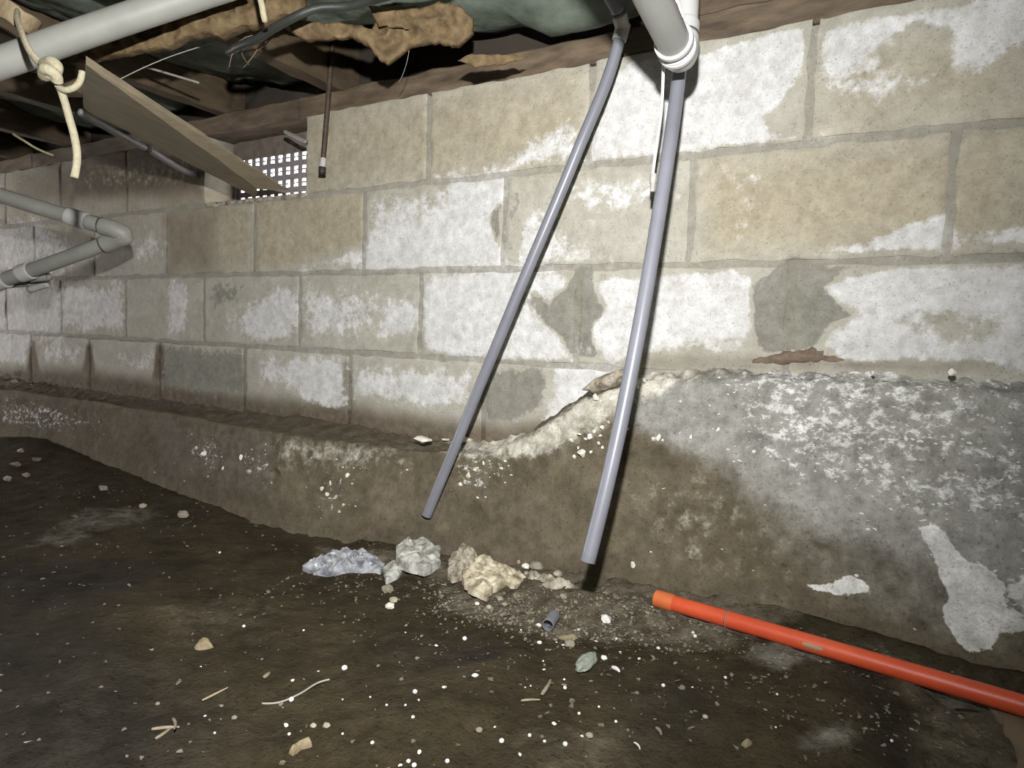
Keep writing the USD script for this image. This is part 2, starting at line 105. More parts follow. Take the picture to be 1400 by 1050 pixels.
FOOT_STAINS = [["d",1,0.06,[[2.6,0.05],[4,0.05],[4,-0.3],[3.4,-0.27],[2.6,-0.25]]],["w",0.37,0.06,[[2.65,0.02],[3.9,0.02],[3.9,-0.2],[2.65,-0.22]]],["d",1,0.05,[[2.099,-0.075],[2.166,-0.022],[2.319,0.013],[2.748,0.048],[2.762,-0.255],[2.608,-0.256],[2.49,-0.247],[2.387,-0.207],[2.322,-0.156],[2.203,-0.119]]],["d",0.45,0.06,[[2.322,-0.156],[2.387,-0.207],[2.49,-0.247],[2.608,-0.256],[2.762,-0.246],[2.764,-0.345],[2.66,-0.372],[2.519,-0.346],[2.407,-0.284]]],["d",0.5,0.04,[[0.674,-0.221],[1.252,-0.199],[1.305,-0.365],[0.807,-0.37]]],["t",0.9,0.03,[[1.644,-0.18],[1.794,-0.161],[1.931,-0.142],[1.993,-0.099],[2.052,-0.044],[2.123,0.002],[2.217,0.025],[2.269,0.017],[2.181,-0.042],[2.088,-0.111],[1.969,-0.174],[1.796,-0.203]]],["t",0.5,0.05,[[2.191,0.019],[2.434,0.038],[2.748,0.048],[2.749,0.031],[2.319,0.004],[2.192,-0.014]]],["t",0.45,0.06,[[1.257,-0.199],[1.644,-0.188],[1.652,-0.243],[1.277,-0.285]]],["t",0.28,0.08,[[2.203,-0.119],[2.399,-0.217],[2.465,-0.316],[2.233,-0.34],[2.153,-0.255]]],["w",0.36,0.06,[[2.302,-0.007],[2.436,0.011],[2.749,0.038],[2.76,-0.179],[2.605,-0.205],[2.452,-0.186],[2.33,-0.118]]],["w",0.47,0.04,[[2.333,-0.011],[2.415,-0.018],[2.44,-0.046],[2.503,-0.017],[2.592,0.001],[2.597,-0.077],[2.511,-0.132],[2.422,-0.096]]],["w",0.5,0.02,[[2.319,0.007],[2.489,0.019],[2.637,0.024],[2.749,0.037],[2.75,0.017],[2.543,-0.003],[2.332,-0.005]]],["w",0.42,0.04,[[2.552,-0.127],[2.645,-0.093],[2.757,-0.1],[2.759,-0.16],[2.604,-0.184]]],["w",1,0.006,[[2.612,-0.206],[2.634,-0.199],[2.652,-0.218],[2.668,-0.24],[2.69,-0.243],[2.714,-0.258],[2.718,-0.291],[2.763,-0.287],[2.764,-0.313],[2.716,-0.327],[2.702,-0.35],[2.68,-0.36],[2.665,-0.349],[2.648,-0.326],[2.645,-0.313],[2.656,-0.297],[2.645,-0.275],[2.638,-0.26],[2.626,-0.233]]],["w",0.55,0.02,[[2.713,-0.246],[2.761,-0.227],[2.763,-0.301],[2.724,-0.301]]],["w",1,0.005,[[2.466,-0.317],[2.495,-0.308],[2.524,-0.289],[2.549,-0.294],[2.557,-0.306],[2.516,-0.318],[2.486,-0.32]]],["w",0.3,0.04,[[1.397,-0.254],[1.499,-0.261],[1.55,-0.377],[1.417,-0.366]]],["w",0.33,0.03,[[1.722,-0.204],[1.901,-0.182],[1.901,-0.269],[1.779,-0.287]]],["w",0.4,0.03,[[-0.196,-0.249],[0.08,-0.227],[0.438,-0.266],[0.114,-0.322],[-0.165,-0.324]]],["w",0.36,0.03,[[0.892,-0.26],[1.041,-0.242],[1.065,-0.314],[0.937,-0.332]]],["w",0.36,0.03,[[1.14,-0.249],[1.267,-0.251],[1.288,-0.317],[1.163,-0.319]]],["b",0.6,0.05,[[0.592,-0.207],[1.258,-0.208],[1.324,-0.412],[0.734,-0.381]]],["b",0.8,0.02,[[0.077,-0.215],[0.183,-0.207],[0.207,-0.336],[0.125,-0.345]]],["b",0.7,0.04,[[1.536,-0.349],[1.801,-0.355],[2.233,-0.34],[2.241,-0.398],[1.861,-0.425],[1.474,-0.424]]]]
FLOOR_STAINS = [["w",0.42,0.04,[[0.9766,-0.5116],[0.8518,-0.3736],[0.9656,-0.2382],[1.0727,-0.2866],[1.069,-0.4058],[1.1508,-0.5384],[1.0628,-0.6037]]],["d",0.8,0.1,[[0.8097,-0.8705],[1.1121,-0.6488],[1.3804,-0.452],[1.466,-0.5766],[1.4616,-0.6922],[1.1499,-0.9432]]],["t",0.45,0.08,[[1.5784,-0.644],[1.5958,-0.4839],[1.7167,-0.4769],[1.7571,-0.5826],[1.6827,-0.6631]]],["d",0.5,0.05,[[1.8912,-0.4898],[2.0336,-0.4215],[2.1117,-0.4239],[2.1018,-0.5054],[2.0209,-0.6041]]],["d",1,0.025,[[2.0523,-0.4645],[2.0942,-0.4359],[2.1193,-0.4575],[2.0849,-0.4979]]],["t",0.95,0.06,[[1.8559,-0.2542],[2.1305,-0.2042],[2.2411,-0.1452],[2.4207,-0.1548],[2.3871,-0.2626],[2.2723,-0.3142],[2.1545,-0.3671],[2.0244,-0.366],[1.9342,-0.3606]]],["w",0.4,0.03,[[2.2347,-0.2031],[2.3198,-0.1608],[2.3719,-0.1885],[2.3345,-0.2203],[2.2499,-0.248]]],["t",0.72,0.06,[[2.3772,-0.2144],[2.5721,-0.1876],[2.7658,-0.1475],[2.7256,-0.3991],[2.609,-0.4744],[2.5982,-0.2593],[2.5289,-0.2404]]],["w",0.5,0.025,[[2.3808,-0.3048],[2.4288,-0.2073],[2.4943,-0.2637],[2.4543,-0.3132],[2.4258,-0.3099]]],["w",0.5,0.03,[[2.553,-0.1628],[2.5813,-0.2052],[2.657,-0.2097],[2.6759,-0.2657],[2.6148,-0.2482]]],["w",0.5,0.025,[[2.6056,-0.303],[2.6445,-0.2865],[2.6497,-0.3215],[2.6204,-0.3202]]],["w",0.55,0.03,[[2.5012,-0.416],[2.5445,-0.3704],[2.561,-0.401],[2.5273,-0.4536],[2.4928,-0.4761]]],["d",0.7,0.03,[[2.5187,-0.2237],[2.5729,-0.2336],[2.6128,-0.3253],[2.6219,-0.4662],[2.5771,-0.4951],[2.5584,-0.325]]],["d",0.5,0.06,[[2.2665,-0.4172],[2.3834,-0.3385],[2.4394,-0.5182],[2.3327,-0.5879]]],["t",0.4,0.06,[[2.2016,-0.5796],[2.3521,-0.4974],[2.3896,-0.6163],[2.2682,-0.6947]]],["d",0.6,0.05,[[1.6102,-0.9872],[1.7728,-0.8463],[1.8962,-0.8728],[1.9674,-0.9427],[1.8129,-1.0417]]],["t",0.4,0.06,[[1.7138,-0.8494],[1.7166,-0.7657],[1.8408,-0.8184],[1.8414,-0.8658]]],["d",0.75,0.12,[[0.9978,-0.9107],[1.5594,-0.6892],[1.7928,-0.7142],[1.9539,-0.7603],[2.0337,-0.8463],[1.7625,-1.074]]],["t",0.8,0.03,[[1.4957,-0.2202],[1.7217,-0.1737],[1.944,-0.1337],[2.1383,-0.1227],[2.2333,-0.1203],[2.4662,-0.0856],[2.4729,-0.1487],[2.2593,-0.2028],[2.0888,-0.2335],[1.8448,-0.2391],[1.5836,-0.303]]],["w",0.62,0.02,[[2.4253,-0.2496],[2.4488,-0.1653],[2.4797,-0.2126],[2.5282,-0.2292],[2.5124,-0.263],[2.4672,-0.2704],[2.4528,-0.303]]],["w",0.55,0.02,[[2.291,-0.1874],[2.3708,-0.1831],[2.4174,-0.2011],[2.3782,-0.2194],[2.3105,-0.2155]]],["w",0.6,0.015,[[2.5715,-0.1503],[2.5987,-0.2049],[2.6237,-0.2213],[2.6068,-0.2369],[2.5767,-0.1965]]],["w",0.6,0.02,[[2.6272,-0.24],[2.6654,-0.204],[2.6826,-0.233],[2.645,-0.2769]]]]  # outlined soil tones; the widest dark one covers the left foreground
STONES = [[2.0319,-0.0752,-0.1406,0.0128],[2.0476,-0.0737,-0.1276,0.0099],[2.061,-0.0754,-0.1345,0.0084],[2.0695,-0.0746,-0.1294,0.0126],[2.0773,-0.0728,-0.1189,0.0112],[2.0891,-0.0771,-0.1395,0.0097],[2.0902,-0.0744,-0.1257,0.0097],[2.0572,-0.0811,-0.1625,0.0196],[2.0427,-0.082,-0.1699,0.0099],[2.048,-0.0786,-0.1526,0.0084],[2.0764,-0.0805,-0.1574,0.0083],[2.0926,-0.0714,-0.109,0.0111],[2.1047,-0.0697,-0.0982,0.0097],[2.0756,-0.0704,-0.1052,0.0084],[2.1156,-0.0729,-0.1148,0.011],[2.1434,-0.0717,-0.1052,0.0163],[2.1367,-0.0744,-0.1207,0.0109],[2.1934,-0.0726,-0.12,0.0106],[2.2024,-0.0714,-0.1165,0.0119],[2.2109,-0.0719,-0.1208,0.0079],[2.2407,-0.0674,-0.1048,0.0092],[2.2607,-0.0675,-0.1105,0.0117],[2.099,-0.0788,-0.1465,0.0083],[2.0566,-0.0693,-0.1001,0.0084],[2.0748,-0.064,-0.0538,0.014],[2.0857,-0.0643,-0.0599,0.0098],[2.1059,-0.0636,-0.0541,0.0111],[2.1226,-0.0627,-0.0459,0.0096],[2.1517,-0.0631,-0.0505,0.0122],[2.1653,-0.059,-0.0157,0.0095],[2.1526,-0.0608,-0.0301,0.0109],[1.8031,-0.0867,-0.2397,0.0139],[1.7896,-0.0932,-0.2593,0.0108],[1.8211,-0.0816,-0.2225,0.0092],[1.835,-0.0784,-0.2103,0.0092],[1.8795,-0.0808,-0.2148,0.009],[1.4945,-0.1219,-0.277,0.0135],[1.4369,-0.1443,-0.3123,0.0136],[1.4573,-0.1457,-0.3209,0.0118],[1.4559,-0.1358,-0.2973,0.0102],[1.5104,-0.1482,-0.3374,0.0116],[1.0808,-0.1425,-0.3123,0.0133],[0.9883,-0.1302,-0.287,0.0176],[0.9437,-0.1254,-0.2771,0.0139],[1.1479,-0.1393,-0.2755,0.013],[2.5341,-0.045,0.0198,0.0081],[2.6379,-0.045,0.0272,0.011],[2.1865,-0.1295,-0.3394,0.0117],[2.5932,-0.092,-0.223,0.0099]]
DENTS = [[1.262,-0.255,0.03,0.014],[1.286,-0.297,0.018,0.01],[1.012,-0.257,0.016,0.01],[2.062,-0.143,0.04,0.01],[2.366,-0.112,0.028,0.01],[2.479,-0.267,0.024,0.01],[2.235,-0.111,0.02,0.008],[1.822,-0.31,0.03,0.006],[1.426,-0.131,0.02,0.0],[2.209,-0.118,0.014,0.008],[2.359,-0.366,0.03,0.007]]
MOUND_CHUNK = [2.0922,-0.0629,-0.0232]
KRAFT_A = {"o":[1.6654,-0.2256,0.6314],"u":[0.8672,0.4979,-0.0],"v":[0.0869,-0.1513,0.9847],"poly":[[-0.1783,0.0054],[-0.154,0.0139],[-0.1188,0.01],[-0.0764,0.0127],[-0.0455,0.0074],[-0.0173,0.0032],[-0.0056,0.0317],[0.0297,0.0455],[0.0717,0.0419],[0.1067,0.0532],[0.1417,0.0518],[0.1745,0.0276],[0.175,0.0021],[0.1472,-0.0221],[0.1073,-0.0183],[0.079,-0.0193],[0.0534,-0.0254],[0.0334,-0.0417],[0.0075,-0.0596],[-0.0137,-0.0407],[-0.0375,-0.0207],[-0.0629,-0.0138],[-0.1056,-0.0178],[-0.1412,-0.0216],[-0.1734,-0.0098]]}
KRAFT_B = {"o":[1.3099,-0.3834,0.6317],"u":[0.8672,0.4979,-0.0],"v":[0.0382,-0.0665,0.9971],"poly":[[-0.237,-0.0668],[-0.197,-0.0103],[-0.1075,0.0269],[0.0537,0.0663],[0.2277,0.0858],[0.2272,0.0426],[0.1763,0.0327],[0.1469,0.0154],[0.1103,0.0114],[0.0661,-0.0079],[0.0297,-0.0051],[-0.0101,-0.0147],[-0.0445,-0.0324],[-0.096,-0.0384],[-0.1552,-0.0501],[-0.1998,-0.0586]]}
KRAFT_FLAP = {"o":[1.6915,-0.2441,0.6452],"u":[0.8672,0.4979,-0.0],"v":[0.0628,-0.1093,0.992],"poly":[[-0.0344,0.0207],[0.0138,0.0148],[0.0207,-0.0077],[0.0415,-0.0172],[-0.0139,-0.014],[-0.0276,0.0033]]}
RIM_FLAKE = {"o":[1.8596,-0.1417,0.5782],"u":[0.8672,0.4979,-0.0],"v":[0.0628,-0.1093,0.992],"poly":[[-0.0637,-0.0044],[-0.0431,0.008],[0.0402,0.0109],[0.0682,0.0054],[0.0269,-0.0064],[-0.0287,-0.0135]]}
# ------------------------------------------------------------------ helpers
rng = np.random.default_rng(11)
_names = {}


def path(name, parent='/World'):
    parent = str(parent.GetPath()) if hasattr(parent, 'GetPath') else parent
    n = _names.get((parent, name), 0)
    _names[(parent, name)] = n + 1
    return f'{parent}/{name}' + (f'_{n:03d}' if n else '')


def tag(p, label=None, category=None, group=None, kind=None):
    p = p.GetPrim() if hasattr(p, 'GetPrim') else p
    for k, v in (('label', label), ('category', category), ('group', group), ('kind', kind)):
        if v:
            p.SetCustomDataByKey(k, v)
    return p


def obj(name, mesh, mat, parent='/World', smooth=True, prim=None):
    m = usdkit.mesh(stage, path(name, parent), mesh, mat, smooth=smooth)
    if prim:
        for k, v in prim.items():
            UsdGeom.PrimvarsAPI(m).CreatePrimvar(k, Sdf.ValueTypeNames.Color3fArray, 'vertex').Set(Vt.Vec3fArray.FromNumpy(np.asarray(v, np.float32)))
    return m.GetPrim()


def thing(name, label, category, loc=(0, 0, 0), group=None, kind=None):
    x = UsdGeom.Xform.Define(stage, path(name))
    x.AddTranslateOp().Set(Gf.Vec3d(*map(float, loc)))
    return tag(x, label, category, group, kind)


def box(x0, x1, y0, y1, z0, z1, ch=0.0):
    if ch <= 0:
        m = trimesh.creation.box([x1 - x0, y1 - y0, z1 - z0])
    else:
        p = []
        for sx_ in (-1, 1):
            for sy_ in (-1, 1):
                for sz_ in (-1, 1):
                    h = np.array([(x1 - x0) / 2 * sx_, (y1 - y0) / 2 * sy_, (z1 - z0) / 2 * sz_])
                    for k in range(3):
                        q = h - ch * np.sign(h)
                        q[k] = h[k]
                        p.append(q)
        m = trimesh.convex.convex_hull(np.array(p))
    m.apply_translation([(x0 + x1) / 2, (y0 + y1) / 2, (z0 + z1) / 2])
    return m


def board(a, b, up, w, t, ch=0.002, seed=0, amp=0.0015, seg=24, w2=None, t2=None):
    """A sawn board from a to b; w along 'up', t across; slightly uneven."""
    a, b, up = (np.asarray(x, float) for x in (a, b, up))
    d = b - a
    L = np.linalg.norm(d); d /= L
    u = up - d * (up @ d); u /= np.linalg.norm(u)
    s = np.cross(d, u)
    w2, t2 = w2 or w, t2 or t
    sec = np.array([[-1, -1], [1, -1], [1, 1], [-1, 1]], float)
    prof = []
    for i, c in enumerate(sec):
        for k in (-1, 1):
            e = np.array([c[0] - 0, c[1]])
            prof.append((c, k, i))
    V, F = [], []
    n = 8
    for j in range(seg + 1):
        f = j / seg
        ww, tt = w + (w2 - w) * f, t + (t2 - t) * f
        hw, ht = ww / 2, tt / 2
        ring = [(-hw + ch, -ht), (hw - ch, -ht), (hw, -ht + ch), (hw, ht - ch), (hw - ch, ht), (-hw + ch, ht), (-hw, ht - ch), (-hw, -ht + ch)]
        for (p, q) in ring:
            V.append(a + d * L * f + u * p + s * q)
    for j in range(seg):
        for k in range(n):
            F += [[j * n + k, j * n + (k + 1) % n, (j + 1) * n + (k + 1) % n], [j * n + k, (j + 1) * n + (k + 1) % n, (j + 1) * n + k]]
    for k in range(1, n - 1):
        F += [[0, k + 1, k], [seg * n, seg * n + k, seg * n + k + 1]]
    V = np.array(V)
    V += (meshkit.noise(V * 18, seed)[:, None] - .5) * amp * 2 * (u + s)
    m = trimesh.Trimesh(V, F, process=False)
    m.fix_normals()
    return m


def smooth_path(P, n=40):
    P = np.asarray(P, float)
    if len(P) == 2:
        return P[0] + np.linspace(0, 1, n)[:, None] * (P[1] - P[0])
    from scipy.interpolate import CubicSpline, PchipInterpolator
    t = np.r_[0, np.cumsum(np.linalg.norm(np.diff(P, axis=0), axis=1))]
    return PchipInterpolator(t, P)(np.linspace(0, t[-1], n))


def frames(P):
    T = np.gradient(P, axis=0)
    T /= np.linalg.norm(T, axis=1, keepdims=True)
    N = np.zeros_like(P)
    a = np.array([0, 0, 1.0]) if abs(T[0][2]) < .8 else np.array([1.0, 0, 0])
    N[0] = a - T[0] * (a @ T[0]); N[0] /= np.linalg.norm(N[0])
    for i in range(1, len(P)):
        v = N[i - 1] - T[i] * (N[i - 1] @ T[i])
        N[i] = v / np.linalg.norm(v)
    return T, N, np.cross(T, N)


def tube(P, r, seg=24, inner=None, n=None, flat=1.0):
    """Swept tube; hollow with open ends when inner is given."""
    P = np.asarray(P, float)
    if n:
        P = smooth_path(P, n)
    T, N, B = frames(P)
    k = len(P)
    r = np.broadcast_to(np.asarray(r, float), k)
    a = np.linspace(0, 2 * np.pi, seg, endpoint=False)
    ring = lambda rr: (P[:, None] + rr[:, None, None] * (np.cos(a)[None, :, None] * N[:, None] + flat * np.sin(a)[None, :, None] * B[:, None])).reshape(-1, 3)
    grid = np.array([[j * seg + i, j * seg + (i + 1) % seg, (j + 1) * seg + (i + 1) % seg, (j + 1) * seg + i] for j in range(k - 1) for i in range(seg)])
    tri = lambda q: np.vstack([q[:, [0, 1, 2]], q[:, [0, 2, 3]]])
    if inner is None:
        V = np.vstack([ring(r), P[:1], P[-1:]])
        F = [tri(grid)]
        i = np.arange(seg)
        F.append(np.stack([np.full(seg, k * seg), (i + 1) % seg, i], 1))
        F.append(np.stack([np.full(seg, k * seg + 1), (k - 1) * seg + i, (k - 1) * seg + (i + 1) % seg], 1))
        return trimesh.Trimesh(V, np.vstack(F), process=False)
    V = np.vstack([ring(r), ring(np.broadcast_to(np.asarray(inner, float), k))])
    o = k * seg
    F = [tri(grid), tri(grid[:, ::-1] + o)]
    for j, flip in ((0, False), (k - 1, True)):
        q = np.array([[j * seg + i, o + j * seg + i, o + j * seg + (i + 1) % seg, j * seg + (i + 1) % seg] for i in range(seg)])
        F.append(tri(q[:, ::-1] if flip else q))
    return trimesh.Trimesh(V, np.vstack(F), process=False)


def collar(p, d, r, length, inner=0.0):
    """A short socket with a rounded lip, centred on p along d."""
    d = np.asarray(d, float) / np.linalg.norm(d)
    s = np.array([-.5, -.47, -.3, .3, .47, .5]) * length
    rr = np.array([r * .94, r, r, r, r, r * .94])
    return tube(np.asarray(p) + s[:, None] * d, rr, 32, inner=r * .8 if inner else None)


def cat(*m):
    return trimesh.util.concatenate(m)


def blob(size, seed, amp=.35, freq=2.2, sub=3):
    m = trimesh.creation.icosphere(sub)
    v = m.vertices
    k = 1 + amp * 2 * (meshkit.fbm(v * freq + seed * 7.3, 3, seed) - .5)
    m.vertices = v * k[:, None] * np.asarray(size) / 2
    return m


def angular(size, seed, n=14):
    """A broken stone: the hull of random points."""
    g = np.random.default_rng(seed)
    p = g.normal(size=(n, 3))
    p /= np.linalg.norm(p, axis=1, keepdims=True)
    m = trimesh.convex.convex_hull(p * np.asarray(size) / 2)
    return m


def inside(poly, P):
    poly = np.asarray(poly, float)
    x, y = P[:, 0], P[:, 1]
    c = np.zeros(len(P), bool)
    for (x0, y0), (x1, y1) in zip(poly, np.roll(poly, -1, axis=0)):
        with np.errstate(divide='ignore', invalid='ignore'):
            c ^= ((y0 > y) != (y1 > y)) & (x < (x1 - x0) * (y - y0) / (y1 - y0) + x0)
    return c


def edge_distance(poly, P):
    poly = np.asarray(poly, float)
    best = np.full(len(P), 1e9)
    for a, b in zip(poly, np.roll(poly, -1, axis=0)):
        d = b - a
        t = np.clip(((P - a) @ d) / max(d @ d, 1e-12), 0, 1)
        best = np.minimum(best, np.linalg.norm(P - a - t[:, None] * d, axis=1))
    return best


def paint(P, stains, channels, spread=1.0):
    """Stain and painted-shade coverage at the points P (n x 2) from outlined patches: (channel, value, feather, outline)."""
    out = {c: np.zeros(len(P)) for c in channels}
    for ch, val, fe, poly in stains:
        fe = fe * (spread if ch in 'wd' else 1)
        poly = np.asarray(poly)
        lo, hi = poly.min(0) - fe, poly.max(0) + fe
        k = np.where(((P >= lo) & (P <= hi)).all(1))[0]
        if not len(k):
            continue
        d = edge_distance(poly, P[k]) * np.where(inside(poly, P[k]), 1, -1)
        w = np.clip(d / (2 * fe) + .5, 0, 1)
        w = w * w * (3 - 2 * w)
        out[ch][k] += w * (val - out[ch][k])
        if ch == 'd':                      # a damp or shade-painted patch has no efflorescence on it
            if 'w' in out:
                out['w'][k] *= 1 - w * val
    return out


def slab(poly, h, seed=0, step=None, rough=.4, dome=.5, freq=60, base=0.0, crease=0.0):
    """A lump or sheet over an outline in the xy plane: thick 'h', domed towards the middle, uneven; closed underneath."""
    poly = np.asarray(poly, float)
    size = np.ptp(poly, axis=0).max()
    step = step or size / 38
    B = []
    for a, b in zip(poly, np.roll(poly, -1, axis=0)):
        n = max(1, int(np.linalg.norm(b - a) / step))
        for i in range(n):
            B.append(a + (b - a) * i / n)
    B = np.array(B)
    B = B + (meshkit.noise(np.c_[B * 140, np.zeros(len(B))], seed)[:, None] - .5) * step * .9
    lo, hi = poly.min(0), poly.max(0)
    X, Y = np.meshgrid(np.arange(lo[0], hi[0], step), np.arange(lo[1], hi[1], step))
    G = np.c_[X.ravel(), Y.ravel()] + rng.uniform(-.2, .2, (X.size, 2)) * step
    G = G[inside(B, G)]
    if len(G):
        G = G[edge_distance(B, G) > step * .45]
    P = np.vstack([B, G])
    T = Delaunay(P).simplices
    T = T[inside(B, P[T].mean(1))]
    nb = len(B)
    d = edge_distance(B, P)
    d[:nb] = 0
    e = np.clip(d / (size * .22), 0, 1)
    z = h * ((1 - dome) + dome * np.sqrt(e)) + h * rough * 2 * (meshkit.fbm(np.c_[P * freq, np.zeros(len(P))], 3, seed) - .5) * (.3 + .7 * np.clip(e * 3, 0, 1))
    if crease:
        rg = 1 - 2 * np.abs(meshkit.fbm(np.c_[P * freq * 1.3, np.full(len(P), 3.3)], 2, seed + 3) - .5) * 2.2
        z = z + h * crease * (rg - .5) * np.clip(e * 3, .15, 1)
    top = np.c_[P, np.maximum(z, h * .12) + base]
    zb = np.full(len(P), base)
    V = np.vstack([top, np.c_[P, zb]])
    n = len(P)
    a = P[T]
    ccw = ((a[:, 1, 0] - a[:, 0, 0]) * (a[:, 2, 1] - a[:, 0, 1]) - (a[:, 1, 1] - a[:, 0, 1]) * (a[:, 2, 0] - a[:, 0, 0])) > 0
    T[~ccw] = T[~ccw][:, ::-1]
    F = [T, T[:, ::-1] + n]
    i = np.arange(nb); j = (i + 1) % nb
    area = (B[:, 0] * np.roll(B[:, 1], -1) - np.roll(B[:, 0], -1) * B[:, 1]).sum()
    q = np.stack([i, i + n, j + n, j], 1) if area > 0 else np.stack([j, j + n, i + n, i], 1)
    F += [q[:, [0, 1, 2]], q[:, [0, 2, 3]]]
    return trimesh.Trimesh(V, np.vstack(F), process=False)


def placed(mesh, o, u, v):
    """Local xy(z) mesh into the plane with origin o and axes u, v."""
    u, v = np.asarray(u, float), np.asarray(v, float)
    w = np.cross(u, v)
    mesh.vertices = np.asarray(o) + mesh.vertices @ np.array([u, v, w])
    return mesh


def grid_mesh(V, nx, ny):
    i, j = np.meshgrid(np.arange(nx - 1), np.arange(ny - 1), indexing='ij')
    a = (i * ny + j).ravel()
    return V, np.vstack([np.stack([a, a + ny, a + ny + 1], 1), np.stack([a, a + ny + 1, a + 1], 1)])


# ------------------------------------------------------------------ materials
UsdGeom.Scope.Define(stage, '/World/Looks')


def make(name, nodes, links, surface='p.BSDF'):
    return usdkit.material(stage, '/World/Looks/' + name, nodes, links, surface=surface)


def simple(name, c1, c2, scale=30, rough=.6, bump=.2, detail=5, metallic=0.0, stretch=(1, 1, 1), spread=.25, dist=.004, vary=0.0, spec=.5):
    """Two tones mixed by noise in the thing's own space, with fine relief; vary: brightness spread between pieces."""
    nodes = {
        't': ('texture_coordinate', {}), 'map': ('mapping', {'scale': stretch}),
        'n': ('noise_texture', {'scale': scale, 'detail': detail, 'roughness': .6}),
        'r': ('rgb_ramp', {'ramp': [(.5 - spread, c1), (.5 + spread, c2)]}),
        'b': ('bump', {'strength': bump, 'distance': dist}),
        'p': ('principled_bsdf', {'roughness': rough, 'metallic': metallic, 'specular_ior_level': spec}),
        'g': ('geometry', {}),
    }
    links = [('g.position', 'map.vector'), ('map.vector', 'n.vector'), ('n.fac', 'r.fac'), ('n.fac', 'b.height'), ('b.normal', 'p.normal')]
    del nodes['t']
    if vary:
        nodes['o'] = ('object_info', {})
        nodes['mr'] = ('map_range', {'from_min': 0, 'from_max': 1, 'to_min': 1 - vary, 'to_max': 1 + vary})
        nodes['h'] = ('hsv', {})
        links += [('o.random', 'mr.value'), ('mr.result', 'h.value'), ('r.color', 'h.color'), ('h.color', 'p.base_color')]
    else:
        links += [('r.color', 'p.base_color')]
    return make(name, nodes, links)


